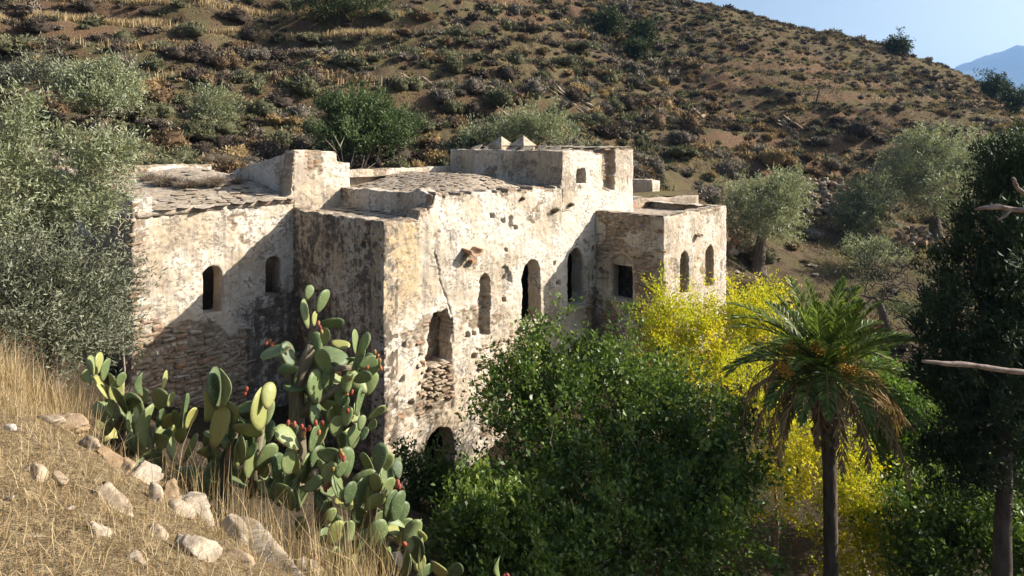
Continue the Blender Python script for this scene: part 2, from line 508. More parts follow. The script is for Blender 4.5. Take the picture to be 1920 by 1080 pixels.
# far blue mountain across the valley
def build_mountain():
    xs = np.linspace(1100, 5200, 150); ys = np.linspace(3000, 5600, 50)
    X, Y = np.meshgrid(xs, ys)
    ridge = np.interp(X, [1100, 1900, 2350, 2640, 2777, 2917, 3150, 3600, 4200, 5200], [-30, 60, 250, 405, 480, 540, 530, 420, 280, -30])
    cross = np.exp(-((Y - 3900) / 620.0) ** 2)
    Z = -30 + (ridge + 30) * cross + 55 * cross * fbm(X * 0.004, Y * 0.004, octs=5, seed=77) + 14 * cross * fbm(X * .02, Y * .02, seed=78)
    ny, nx = X.shape
    i = (np.arange(ny - 1)[:, None] * nx + np.arange(nx - 1)).ravel()
    f = np.stack([i, i + 1, i + nx + 1, i + nx], 1)
    t = NT('mountain_rock')
    n = t.noise(0.006, 6, 0.65)
    m = t.done(t.bsdf(t.ramp(n, [(0.35, (0.03, 0.032, 0.03)), (0.65, (0.08, 0.08, 0.07))]), 0.95, 0.1))
    tag(link('mountain', new_mesh('mountain', np.stack([X, Y, Z], -1).reshape(-1, 3), f, m, None, True)),
        'hazy blue mountain far beyond the hillside', 'mountain', None, 'structure')
build_mountain()


# ------------------------------------------------------------------ the ruined house
A0 = np.array([-3.47, 18.0, 0.0])
U = norm(np.array([0.66, 0.7513, 0.0])); N = np.array([U[1], -U[0], 0.0]); ZZ = np.array([0, 0, 1.0])
def W(u, n, z): return A0 + u * U + n * N + z * ZZ
def at_n(px, n):
    b = W(0, n, 0); k = (px - CXP) / FPX
    u = (k * b[1] - b[0]) / (U[0] - k * U[1]); return u, b[1] + u * U[1]
def at_u(px, u):
    b = W(u, 0, 0); k = (px - CXP) / FPX
    n = (k * b[1] - b[0]) / (N[0] - k * N[1]); return n, b[1] + n * N[1]
def zz(py, d): return -(py - HORIZON) / FPX * d


def arch(s, z, s0, s1, z0, z1, rag=0.0, seed=0, flat=False):
    """signed distance to an arched (or flat-headed) opening, negative inside"""
    c = 0.5 * (s0 + s1); w = 0.5 * (s1 - s0)
    ds = np.abs(s - c)
    d = np.maximum(np.maximum(ds - w, z0 - z), z - (z1 if flat else z1 - w))
    if not flat:
        up = np.hypot(ds, z - (z1 - w)) - w
        d = np.where(z > z1 - w, up, np.maximum(ds - w, z0 - z))
    if rag: d = d + rag * fbm(s * 4.0, z * 4.0, octs=3, seed=seed)
    return d


def polyd(s, z, pts):
    d = np.full(s.shape, 9.0)
    for (a, b), (c, e) in zip(pts[:-1], pts[1:]):
        vx, vz = c - a, e - b; L2 = vx * vx + vz * vz
        t = np.clip(((s - a) * vx + (z - b) * vz) / L2, 0, 1)
        d = np.minimum(d, np.hypot(s - a - t * vx, z - b - t * vz))
    return d


def wnoise(p):
    k = 0.030; o = np.empty_like(p)
    for i in range(3):
        o[:, i] = k * fbm(p[:, 0] * 1.7, p[:, 1] * 1.7, p[:, 2] * 1.7, 3, seed=40 + i * 7) \
            + 0.012 * vnoise(p[:, 0] * 9, p[:, 1] * 9, p[:, 2] * 9, seed=80 + i)
    return o


def wall(parent, o0, sdir, L, zb, zt, top, opens=(), expose=None, grime=None, ochre=None, recess=None, thick=0.5, res=0.032, seed=0, name='wall'):
    """a thick ruined wall: ragged openings with reveals, plaster over coursed rubble"""
    ndir = np.cross(sdir, ZZ)
    ns = max(int(round(L / res)), 4); nz = max(int(round((zt - zb) / res)), 4)
    S, Z = np.meshgrid(np.linspace(0, L, ns + 1), np.linspace(zb, zt, nz + 1))
    sd = top(S) - Z
    for op in opens: sd = np.minimum(sd, op(S, Z))
    sdc = 0.25 * (sd[:-1, :-1] + sd[1:, :-1] + sd[:-1, 1:] + sd[1:, 1:])
    keep = sdc > 0
    cnt = np.zeros(S.shape, int)
    for a in (0, 1):
        for b in (0, 1): cnt[a:nz + a, b:ns + b] += keep
    full = np.full(S.shape, 4); full[0, :] = 2; full[-1, :] = 2; full[:, 0] = 2; full[:, -1] = 2
    full[0, 0] = full[0, -1] = full[-1, 0] = full[-1, -1] = 1
    edge = (cnt > 0) & (cnt < full)
    gz, gs = np.gradient(sd, Z[:, 0], S[0])
    g2 = np.maximum(gs ** 2 + gz ** 2, 0.3)
    mv = np.clip(sd / g2, -res * 1.2, res * 1.2)
    dS = np.where(edge, -mv * gs, 0); dZ = np.where(edge, -mv * gz, 0)
    dS[:, 0] = 0; dS[:, -1] = 0
    S2, Z2 = S + dS, Z + dZ
    # cover
    ex = expose(S, Z) if expose else -0.4 * np.ones_like(S)
    f = fbm(S * 0.9 + seed * 3.1, Z * 1.1, octs=5, seed=60 + seed, gain=0.6)
    stone = sstep(0.0, 0.07, f + ex)
    wx = S / 0.27 + 0.35 * fbm(S * 2, Z * 2, octs=2, seed=70 + seed); wz = Z / 0.115 + 0.5 * fbm(S * 1.3, Z * 1.3, octs=2, seed=71 + seed)
    f1, f2, rid = worley(wx, wz, seed)
    rub = np.clip((f2 - f1) * 2.6, 0, 1) * 0.045 * (0.4 + rid) - 0.035
    pl = 0.010 * fbm(S * 2.5, Z * 2.5, octs=4, seed=75 + seed) - 0.016 * sstep(0.16, 0.34, fbm(S * 4.5, Z * 7, octs=4, seed=76 + seed))
    disp = stone * rub + (1 - stone) * pl
    fe = sstep(0.0, 0.08, np.minimum(S, L - S))
    disp = disp * fe
    rc = recess(S, Z) if recess else 0 * S
    disp = disp - rc * fe
    stone = np.maximum(stone, sstep(0.06, 0.2, rc))
    gr = grime(S, Z) if grime else 0 * S
    oc = ochre(S, Z) if ochre else 0 * S
    used = cnt > 0
    idx = -np.ones(S.shape, int); idx[used] = np.arange(used.sum())
    i, j = np.nonzero(keep)
    q = np.stack([idx[i, j], idx[i, j + 1], idx[i + 1, j + 1], idx[i + 1, j]], 1)
    def world(s, z, o): return o0[None, :] + s[:, None] * sdir + o[:, None] * ndir + z[:, None] * ZZ
    su, zu, du = S2[used], Z2[used], disp[used]
    V = [world(su, zu, du)]
    A = [np.stack([stone[used], rid[used], gr[used], oc[used]], 1)]
    # reveals along every free edge
    kp = np.pad(keep, 1)
    E = []
    c = ~kp[0:-2, 1:-1][i, j]; E.append(np.stack([idx[i, j], idx[i, j + 1]], 1)[c])
    c = ~kp[2:, 1:-1][i, j]; E.append(np.stack([idx[i + 1, j + 1], idx[i + 1, j]], 1)[c])
    c = ~kp[1:-1, 0:-2][i, j]; E.append(np.stack([idx[i + 1, j], idx[i, j]], 1)[c])
    c = ~kp[1:-1, 2:][i, j]; E.append(np.stack([idx[i, j + 1], idx[i + 1, j + 1]], 1)[c])
    E = np.concatenate(E)
    bv = np.unique(E); m = -np.ones(used.sum(), int); m[bv] = np.arange(len(bv))
    nl = 6; base = len(su); prev = bv; quads = [q]
    for l in range(1, nl + 1):
        o = du[bv] * (1 - l / nl) - thick * l / nl
        V.append(world(su[bv], zu[bv], o))
        a = A[0][bv].copy(); a[:, 0] = np.maximum(a[:, 0], 0.35 * (l > 1)); a[:, 1] = (a[:, 1] * 3.7 + l * 0.31) % 1
        A.append(a)
        cur = base + (l - 1) * len(bv) + np.arange(len(bv))
        a_, b_ = m[E[:, 0]], m[E[:, 1]]
        quads.append(np.stack([prev[b_], prev[a_], cur[a_], cur[b_]], 1))
        prev = cur
    V = np.concatenate(V); A = np.concatenate(A)
    V = V + wnoise(V)
    return part(name, V, np.concatenate(quads), M['wall'], parent,
                dict(stone=A[:, 0], srnd=A[:, 1], grime=A[:, 2], ochre=A[:, 3]), True)


HOUSE = thing('ruined_house', 'large ruined stone house with flaking cream plaster, flat stone roofs and arched windows', 'ruin', W(3, -3, -9.5))

ragged = lambda s, amp, seed: amp * fbm(s * 3.1, s * 0 + seed, octs=4, seed=seed)

# --- main front (with the tower's sunlit side and the upper block's front)
def pix_rect(n, x0, x1, y0, y1):
    u0, d0 = at_n(x0, n); u1, d1 = at_n(x1, n); d = 0.5 * (d0 + d1)
    return u0, u1, zz(y1, d), zz(y0, d)
def pix_rect_u(u, x0, x1, y0, y1):
    n0, d0 = at_u(x0, u); n1, d1 = at_u(x1, u); d = 0.5 * (d0 + d1)
    return n0, n1, zz(y1, d), zz(y0, d)
def pt_n(n, x, y):
    u, d = at_n(x, n); return u, zz(y, d)

UB, UE = 10.14, 12.86
def front_top(s):
    b = np.interp(s, [0, 1.18, 1.32, 1.75, 1.9, 2.2, 7.95, 8.05, 9.9, 9.96, 10.75, 10.8, UE], [-2.27, -2.24, -2.05, -1.98, -1.62, -1.66, -1.70, -0.42, -0.40, -0.52, -0.5, -0.40, -0.40])
    return b + ragged(s, 0.09, 3) + 0.05 * np.sign(fbm(s * 5, s * 0, seed=4)) * (s > 1.3) * (s < 8)
w_broken = pix_rect(0, 803, 846, 578, 684); w_thin = pix_rect(0, 899, 918, 515, 628)
w_two = pix_rect(0, 978, 1014, 488, 604); w_three = pix_rect(0, 1064, 1094, 466, 574); w_door = pix_rect(0, 796, 852, 802, 960)
w_niche = pix_rect(0, 1080, 1098, 316, 344)
gap = pix_rect(0, 1131, 1152, 283, 356)
crack = [pt_n(0, *p) for p in [(815, 470), (822, 500), (826, 530), (838, 560), (846, 590), (850, 640)]]
crack2 = [pt_n(0, *p) for p in [(835, 405), (842, 430), (845, 455)]]
holes = [pt_n(0, *p) for p in [(757, 648), (753, 712), (770, 754), (797, 685), (889, 625), (889, 668), (950, 470), (943, 413), (967, 427), (978, 374), (949, 520), (946, 562), (1020, 612), (1040, 493), (1046, 530), (884, 722), (877, 628), (1113, 466), (858, 352), (1117, 502), (922, 405)]]
def front_exposed(s, z):
    e = -0.36 + 0 * s
    def spot(px, py, rs, rz, amt):
        u, zc = pt_n(0, px, py); return amt * np.exp(-((s - u) / rs) ** 2 - ((z - zc) / rz) ** 2)
    e = e + spot(822, 730, .55, .8, .9) + spot(905, 575, .45, .7, .55) + spot(940, 600, .5, .6, .45) + spot(870, 640, .3, .5, .15)
    e = e + spot(930, 760, .9, .7, .75) + spot(985, 650, .5, .35, .5) + spot(1110, 590, .45, .8, .8) + spot(885, 500, .35, .4, .45)
    e = e + spot(790, 660, .22, .9, .45) + spot(740, 790, 1.0, .35, .25) + spot(1140, 320, .5, .6, .9)
    e = e + 0.55 * np.exp(-((z - front_top(s)) / 0.13) ** 2) + 0.20 * sstep(-2.6, -1.9, z) * (s < 8)
    return e
def front_recess(s, z):
    r = 0.28 * sstep(0.03, -0.02, arch(s, z, *w_thin, 0.10, 7))
    r = np.maximum(r, 0.30 * sstep(0.05, -0.03, arch(s, z, gap[0], gap[1], gap[2], -0.45, 0.12, 9, True)))
    r = np.maximum(r, 0.14 * sstep(0.018, 0.006, polyd(s + 0.03 * fbm(s * 6, z * 6, octs=3, seed=5), z, crack) ))
    r = np.maximum(r, 0.05 * sstep(0.012, 0.004, polyd(s + 0.04 * fbm(s * 5, z * 5, octs=3, seed=6), z, crack2)))
    for k, (u, zc) in enumerate(holes):
        r = np.maximum(r, 0.22 * sstep(0.02, -0.01, np.maximum(np.abs(s - u) - 0.05 - 0.02 * (k % 3), np.abs(z - zc) - 0.06) + 0.04 * fbm(s * 9, z * 9, octs=2, seed=90)))
    for (x0, x1, y0, y1) in [(935, 958, 500, 530), (952, 962, 405, 430)]:
        r = np.maximum(r, 0.10 * sstep(0.02, -0.02, arch(s, z, *pix_rect(0, x0, x1, y0, y1), 0.10, 12)))
    r = np.maximum(r, 0.05 * sstep(0.04, -0.02, arch(s, z, w_broken[0] - .22, w_broken[1] + .05, w_broken[2] - 1.35, w_broken[2] + .75, 0.22, 13, True)))
    r = np.maximum(r, 0.13 * sstep(0.04, -0.02, arch(s, z, w_broken[0] - .02, w_broken[1] + .02, w_broken[2] - 1.0, w_broken[2] + .3, 0.08, 14, True)))
    return r
w_front = wall(HOUSE, A0.copy(), U, UE, -10.4, -0.25, front_top,
     [lambda s, z: arch(s, z, *w_broken, 0.16, 1), lambda s, z: arch(s, z, *w_two, 0.05, 2), lambda s, z: arch(s, z, *w_three, 0.03, 3),
      lambda s, z: arch(s, z, *w_door, 0.05, 4), lambda s, z: arch(s, z, *w_niche, 0.03, 5, True)],
     front_exposed,
     lambda s, z: 0.12 * sstep(-6.5, -9, z) + 0.16 * sstep(6.5, 9.9, s) * sstep(-2.5, -4, z) + 0.10 * np.exp(-((z - front_top(s)) / .35) ** 2) * (s > 1.3) + 0.35 * np.exp(-((s - 10.0) / .3) ** 2) * sstep(-4, -6, z) - 0.10,
     lambda s, z: sstep(1.45, 1.0, s) * sstep(-5.4, -3.8, z) * 0.9 + 0.15 + 0.3 * sstep(-6.8, -8, z), front_recess, 0.55, 0.032, 1)

# stone blocking set back in the broken opening
_u0, _u1 = w_broken[0] - .5, w_broken[1] + .9
wall(HOUSE, W(_u0, -0.62, 0), U, _u1 - _u0, w_broken[2] - 1.2, w_broken[3] + .4, lambda s: w_broken[3] + .3 + 0 * s, [lambda s, z: arch(s, z, -.2, .38, w_broken[2] - .2, w_broken[3] - .2, .05, 6, True)],
     lambda s, z: 1.0 + 0 * s, None, lambda s, z: .6 + 0 * s, None, 0.1, 0.04, 19, 'blocking')
# --- tower's shaded side
tw_hole = pix_rect_u(0, 672, 690, 450, 470)
TD = 4.55
wall(HOUSE, W(0, -TD, 0), N, TD, -9.6, -2.0, lambda s: -2.24 + ragged(s, 0.07, 13) + 0.13 * np.exp(-(s / .3) ** 2),
     [], lambda s, z: -0.22 + 0.5 * sstep(-4.6, -5.4, z) * sstep(2.2, 3.6, s) + 0.35 * sstep(-7, -8.5, z) + 0.25 * sstep(-4, -5.5, z) * sstep(1.5, .5, s),
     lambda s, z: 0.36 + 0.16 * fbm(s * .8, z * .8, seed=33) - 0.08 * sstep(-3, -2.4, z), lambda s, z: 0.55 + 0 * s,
     lambda s, z: 0.3 * sstep(0.03, -0.03, np.hypot(s - TD - 0.5 * (tw_hole[0] + tw_hole[1]), z - 0.5 * (tw_hole[2] + tw_hole[3])) - 0.10)
     + 0.25 * sstep(0.03, -0.02, arch(s, z, 1.25, 2.05, -5.6, -4.55, 0.06, 17, True)), 0.5, 0.034, 2)

# --- left wing front and the tall stub rising at the tower
lw1 = pix_rect(-TD, 380, 416, 498, 587); lw2 = pix_rect(-TD, 498, 528, 480, 554)
LW = 4.68
def lw_top(s):
    return np.interp(s, [0, .42, .47, 4.45, 4.60, LW, LW + 1.55, LW + 1.60, LW + 2.1], [-1.50, -1.55, -1.88, -1.80, -1.72, -0.34, -0.40, -0.72, -0.78]) + ragged(s, 0.035, 23)
sh = lambda r: (r[0] + LW, r[1] + LW, r[2], r[3])
w_left = wall(HOUSE, W(-LW, -TD, 0), U, LW + 2.1, -9.8, -0.2, lw_top,
     [lambda s, z: arch(s, z, *sh(lw1), 0.012, 24), lambda s, z: arch(s, z, *sh(lw2), 0.012, 25)],
     lambda s, z: -0.36 + 0.75 * sstep(-4.75, -5.5, z + 0.35 * (s - 1.0) * 0.5) * sstep(3.4, 1.6, s) + 0.75 * sstep(.30, .05, s) + 0.25 * sstep(-4.0, -5.2, z) + 0.35 * np.exp(-((z - lw_top(s)) / .1) ** 2),
     lambda s, z: -0.12 + 0.38 * sstep(-3.6, -5.4, z) * sstep(2.0, 3.6, s) + 0.16 * sstep(-2.6, -4.2, z) * sstep(1.5, 3.4, s), lambda s, z: 0.28 - 0.2 * sstep(-3, -4.5, z) * sstep(2, 3, s),
     lambda s, z: 0.2 * sstep(0.02, -0.01, np.maximum(np.abs(s - .62) - .07, np.abs(z + 2.02) - .08)), 0.55, 0.032, 3)
# sloping wall behind the stub, and left end of the wing
wall(HOUSE, W(0, -TD - 4.0, 0), N, 4.0, -2.7, -0.2, lambda s: np.interp(s, [0, 4.0], [-1.08, -0.34]) + ragged(s, .03, 31), [],
     lambda s, z: -0.45 + 0 * s, lambda s, z: 0.18 + 0 * s, None, None, 0.5, 0.05, 4)
wall(HOUSE, W(-LW, -TD - 6.5, 0), N, 6.5, -9.0, -0.7, lambda s: np.interp(s, [0, 6.5], [-0.95, -1.5]) + ragged(s, .05, 33), [],
     lambda s, z: 0.1 + 0 * s, lambda s, z: 0.12 + 0 * s, None, None, 0.5, 0.05, 5)
wall(HOUSE, W(-LW - 0.2, -TD - 6.6, 0), U, LW + 0.6, -2.4, -0.5, lambda s: -0.84 - 0.02 * s + ragged(s, .06, 35), [],
     lambda s, z: 0.0 + 0.6 * sstep(-1.05, -.9, z), None, None, None, 0.45, 0.04, 6, 'parapet')
# --- side of the middle block above the tower roof
wall(HOUSE, W(1.75, -TD - .2, 0), N, TD + .15, -2.8, -1.3, lambda s: -1.60 + 0.12 * np.exp(-((s - 4.1) / .25) ** 2) + ragged(s, .07, 41), [],
     lambda s, z: -0.1 + 0 * s, lambda s, z: 0.10 + 0 * s, lambda s, z: .3 + 0 * s, None, 0.45, 0.034, 7, 'parapet')
# --- parapet behind the middle roof
wall(HOUSE, W(1.9, -5.84, 0), U, 6.15, -2.6, -0.8, lambda s: -1.10 + 0.28 * sstep(.55, .35, s) + ragged(s, .04, 43), [],
     lambda s, z: -0.22 + 0 * s, lambda s, z: -0.05 + 0 * s, lambda s, z: .2 + 0 * s, None, 0.4, 0.034, 8, 'parapet')
# --- upper block: shaded side and back
wall(HOUSE, W(8.0, -5.84, 0), N, 5.84, -2.6, -0.2, lambda s: -0.40 - 0.10 * np.exp(-(s / .25) ** 2) + ragged(s, .035, 45), [],
     lambda s, z: -0.36 + 0 * s, lambda s, z: 0.06 + 0.06 * sstep(-1.2, -.5, z), lambda s, z: .45 + 0 * s, None, 0.5, 0.034, 9)
wall(HOUSE, W(UE, -5.84, 0), -U, UE - 8.0, -4.0, -0.2, lambda s: -0.42 + ragged(s, .03, 47), [], None, None, None, None, 0.4, 0.08, 10)
wall(HOUSE, W(UE, 0, 0), -N, 5.84, -9.0, -0.2, lambda s: -0.40 + ragged(s, .03, 48), [], None, None, None, None, 0.4, 0.08, 11)
# --- right wing
RW = 2.88; RE = 15.45
rwin = pix_rect_u(UB, 1146, 1184, 498, 562); rlun = pix_rect_u(UB, 1145, 1185, 477, 562)
w_right = wall(HOUSE, W(UB, 0, 0), N, RW, -9.8, -2.5, lambda s: -2.74 + ragged(s, .06, 51),
     [lambda s, z: arch(s, z, *rwin, 0.015, 26, True)],
     lambda s, z: 0.02 + 0.35 * sstep(-5.6, -7.2, z) * sstep(1.6, .4, s) - 0.35 * np.exp(-((s - 1.1) / .5) ** 2 - ((z + 6.9) / .6) ** 2) - 1.2 * sstep(.12, .02, arch(s, z, *rlun)),
     lambda s, z: 0.02 + 0.15 * sstep(1.0, .1, s) * sstep(-4.5, -6.5, z), lambda s, z: .35 + 0 * s,
     lambda s, z: 0.09 * sstep(0.02, -0.02, arch(s, z, *rlun)) + 0.2 * sstep(.03, -.03, np.hypot(s - .2, z + 5.0) - .1), 0.5, 0.034, 12)
rw1 = pix_rect(RW, 1274, 1292, 471, 552); rw2 = pix_rect(RW, 1322, 1338, 460, 538)
wall(HOUSE, W(UB, RW, 0), U, RE - UB, -9.8, -2.5, lambda s: -2.76 + ragged(s, .06, 53),
     [lambda s, z: arch(s, z, rw1[0] - UB, rw1[1] - UB, rw1[2], rw1[3], 0.012, 27), lambda s, z: arch(s, z, rw2[0] - UB, rw2[1] - UB, rw2[2], rw2[3], 0.012, 28)],
     lambda s, z: -0.38 + 0.3 * sstep(-6.2, -7, z) + 0.3 * np.exp(-((z + 2.8) / .15) ** 2), lambda s, z: -0.06 + 0 * s, lambda s, z: .25 + 0 * s, None, 0.5, 0.036, 13)
wall(HOUSE, W(RE, RW, 0), -N, RW + 1.5, -9.8, -2.5, lambda s: -2.76 + ragged(s, .06, 55), [], None, None, None, None, 0.5, 0.08, 14)
wall(HOUSE, W(RE, -1.5, 0), -U, RE - UE + .2, -9.8, -2.3, lambda s: -2.6 + ragged(s, .06, 56), [], None, None, None, None, 0.4, 0.08, 15)
wall(HOUSE, W(12.4, -0.6, 0), U, 2.9, -4.0, -2.2, lambda s: -2.62 + ragged(s, .05, 57), [], lambda s, z: 0.1 + 0 * s, None, None, None, 0.4, 0.05, 16, 'parapet')
# inner partition added to block light, then hidden back walls that close the rooms
wall(HOUSE, W(UB + 1.25, -1.4, 0), N, RW + 1.2, -9.8, -2.9, lambda s: -3.0 + 0 * s, [], lambda s, z: .5 + 0 * s, lambda s, z: .4 + 0 * s, None, None, 0.3, 0.12, 20)  # unseen, darkened so the room behind the side window looks black
wall(HOUSE, W(8.0, -5.9, 0), -U, 6.2, -6.5, -1.2, lambda s: -1.35 + 0 * s, [], None, None, None, None, 0.4, 0.12, 17)
wall(HOUSE, W(1.8, -TD - 6.6, 0), -N, 0.8, -6.5, -1.0, lambda s: -1.35 + 0 * s, [], None, None, None, None, 0.4, 0.12, 18)


# --- roofs: a bed of mortar with stone slabs laid on it
def left_roof(u, n):
    t = (-TD - n)
    return -1.84 + 0.145 * t - 0.006 * t * t + 0.12 * np.exp(-((u + 0.6) / 1.2) ** 2) * sstep(0.3, 2.5, t) + 0.02 * u
def tower_roof(u, n): return -2.38 + 0.05 * (-n) / TD + 0.05 * u
def mid_roof(u, n):
    hump = np.exp(-((u - 5.6) / 1.9) ** 2) * sstep(0, -2.6, n)
    return -1.86 + 0.50 * hump + 0.10 * sstep(-.3, -1.5, n)
def block_roof(u, n): return -0.52 + 0.10 * np.exp(-((n + 3) / 2.0) ** 2)
def right_roof(u, n): return -3.02 + 0 * u


def roof(f, u0, u1, n0, n1, res=0.08, amp=0.02, name='roof', slabby=0.03):
    us = np.linspace(u0, u1, int((u1 - u0) / res) + 2); nn = np.linspace(n0, n1, int((n1 - n0) / res) + 2)
    Ug, Ng = np.meshgrid(us, nn)
    f1, f2, rid = worley(Ug / .2, Ng / .16, 5)
    Zg = f(Ug, Ng) + amp * fbm(Ug * 2, Ng * 2, seed=7) + slabby * (rid - .5) - 0.02 * (f2 - f1 < .08)
    V = A0 + Ug[..., None] * U + Ng[..., None] * N + Zg[..., None] * ZZ
    ny, nx = Ug.shape
    i = (np.arange(ny - 1)[:, None] * nx + np.arange(nx - 1)).ravel()
    q = np.stack([i, i + 1, i + nx + 1, i + nx], 1)
    V = V.reshape(-1, 3)
    lo = V - 0.14 * ZZ; n_ = len(V)
    rim = np.r_[np.arange(nx - 1), np.arange(nx - 1, ny * nx - 1, nx), np.arange(ny * nx - 1, (ny - 1) * nx, -1), np.arange((ny - 1) * nx, 0, -nx)]
    rim = np.r_[rim, rim[0]]
    side = np.stack([rim[:-1] + n_, rim[1:] + n_, rim[1:], rim[:-1]], 1)
    one = np.ones(2 * n_)
    return part(name, np.concatenate([V, lo]), np.concatenate([q, side, q[:, ::-1] + n_]), M['wall'], HOUSE,
                dict(stone=one * .75, srnd=np.tile(rid.ravel(), 2), grime=one * .10, ochre=one * .2), True)


r_left = roof(left_roof, -LW + .1, 0.0, -TD - 6.5, -TD + .02)
r_tower = roof(tower_roof, 0.15, 1.8, -TD, -0.15, .06, .03)
r_mid = roof(mid_roof, 1.8, 8.1, -5.84, -0.2, .05, .03)
r_block = roof(block_roof, 8.1, UE - .1, -5.7, -0.3, .1)
r_right = roof(right_roof, UB + .1, RE - .1, -1.4, RW - .2, .1)


def slab_mesh(k, mat, thick=0.05):
    n = rng.integers(5, 8)
    ang = np.sort(np.arange(n) * 2 * math.pi / n + rng.uniform(-.35, .35, n))
    rr = rng.uniform(.8, 1.1, n)
    p = np.stack([np.cos(ang) * rr * .5, np.sin(ang) * rr * .38], 1)
    top = np.c_[p * .94, np.full(n, thick) + rng.uniform(-.008, .008, n)]; mid = np.c_[p, np.full(n, thick * .6)]; bot = np.c_[p * .96, np.zeros(n)]
    f = [tuple(range(2 * n, 3 * n)), tuple(range(n))[::-1]]
    for l in (0, 1):
        f += [(l * n + i, l * n + (i + 1) % n, (l + 1) * n + (i + 1) % n, (l + 1) * n + i) for i in range(n)]
    return new_mesh('roof_slab', np.concatenate([bot, mid, top]), f, mat)
SLABS = [slab_mesh(i, M['slate']) for i in range(9)]


def lay_slabs(rf, f, rows, parent, tilt=0.05, thin=.42):
    off = np.array(HOUSE.location)
    for (u, n, su, sn) in rows:
        e = 0.05
        gu = (f(u + e, n) - f(u - e, n)) / (2 * e); gn = (f(u, n + e) - f(u, n - e)) / (2 * e)
        zax = norm(ZZ - gu * U - gn * N + rng.normal(0, tilt, 3) * np.array([1, 1, 0]))
        a = rng.normal(0, .22)
        xax = U * math.cos(a) + N * math.sin(a); xax = norm(xax - zax * (xax @ zax)); yax = np.cross(zax, xax)
        o = link('roof_slab', SLABS[rng.integers(len(SLABS))], parent, W(u, n, f(u, n) + 0.012 + rng.uniform(0, .02)) - off)
        m = Matrix(np.stack([xax * su, yax * sn, zax * thin], 1).tolist()).to_4x4()
        m.translation = o.location; o.matrix_local = m


rows = []
for r_ in range(11):
    n = -TD + 0.02 - r_ * (0.34 + .02 * r_)
    u = -LW + .55
    while u < -0.15:
        w_ = rng.uniform(.3, .62)
        if r_ < 2 or rng.random() < (.75 if r_ < 4 else .38):
            rows.append((u + w_ / 2, n + rng.uniform(-.05, .05), w_ * 1.12, rng.uniform(.42, .72)))
        u += w_ * .92
lay_slabs(r_left, left_roof, rows, r_left)
rows = []
for r_ in range(17):
    n = -0.35 - r_ * 0.32
    u = 2.3 + rng.uniform(0, .2)
    while u < 7.7:
        w_ = rng.uniform(.16, .34)
        rows.append((u + w_ / 2, n + rng.uniform(-.08, .08), w_ * 1.2, rng.uniform(.2, .42)))
        u += w_ * 1.1
rows = [rows[i] for i in np.sort(rng.permutation(len(rows))[:285])]
lay_slabs(r_mid, mid_roof, rows, r_mid, 0.04, .2)
rows = [(u, n, rng.uniform(.35, .6), rng.uniform(.45, .7)) for u in np.arange(.4, 1.7, .42) for n in np.arange(-4.2, -.3, .4)]
lay_slabs(r_tower, tower_roof, rows, r_tower, .03, .3)
# coping slabs along the right wing's wall heads
rows = [(u, RW - .22, rng.uniform(.5, .8), .62) for u in np.arange(UB + .3, RE - .2, .55)] + [(UB + .24, n, .6, rng.uniform(.6, .8)) for n in np.arange(.2, RW - .3, .5)]
lay_slabs(r_right, lambda u, n: -2.76 + 0 * u, rows, r_right, .05)
# dark overhanging roof edge of the upper block
rows = [(u, -0.12 + rng.uniform(-.03, .03), rng.uniform(.45, .7), .6) for u in np.arange(10.3, UE + .1, .45)] + [(u, n, .7, .7) for u in np.arange(9.0, UE, .6) for n in np.arange(-5.3, -.6, .7)]
lay_slabs(r_block, lambda u, n: -0.37 + 0 * u + (0.05 if u > 9 else 0), rows, r_block, .04)


# --- individual rubble stones where the plaster has gone
def stone_mesh():
    v, f = ICO[2]
    v = v.copy()
    for ax, h in ((0, .62), (1, .55), (2, .60)):
        v[:, ax] = np.clip(v[:, ax], -h * rng.uniform(.85, 1.1), h * rng.uniform(.85, 1.1))
    for _ in range(3):
        d = norm(rng.normal(size=3)); k = v @ d; v -= np.maximum(k - .62, 0)[:, None] * d
    v = v / np.abs(v).max(0) * .5
    v += 0.03 * rng.normal(size=v.shape)
    return new_mesh('stone', v, f, M['stone'])
STONES = [stone_mesh() for _ in range(9)]


def lay_stones(parent, o0, sdir, s0, s1, z0, z1, skip=(), prob=0.9, hmin=.10, hmax=.17, lmin=.16, lmax=.42, proud=.03, limit=290, inside=None):
    nd = np.cross(sdir, ZZ); off = np.array(HOUSE.location); k = 0
    z = z0
    while z < z1 and k < limit:
        h = rng.uniform(hmin, hmax); s = s0 + rng.uniform(-.1, .1)
        while s < s1 and k < limit:
            l = rng.uniform(lmin, lmax); c = s + l / 2
            s += l + .012
            if rng.random() > prob: continue
            if inside is not None and not inside(c, z + h / 2): continue
            if any(op(np.array([c]), np.array([z + h / 2]))[0] < l * .5 for op in skip): continue
            p = o0 + c * sdir + (z + h / 2 + rng.normal(0, .022)) * ZZ + (proud * rng.uniform(-.6, .7) - .075) * nd
            o = link('stone', STONES[rng.integers(len(STONES))], parent)
            a = rng.normal(0, .11)
            x = sdir * math.cos(a) + ZZ * math.sin(a); zx = np.cross(nd, x) * -1
            m = Matrix(np.stack([x * l * rng.uniform(.8, 1.05), nd * rng.uniform(.18, .26), -zx * h * rng.uniform(.6, 1.15)], 1).tolist()).to_4x4()
            m.translation = Vector(p - off); o.matrix_local = m
            k += 1
        z += h + .008


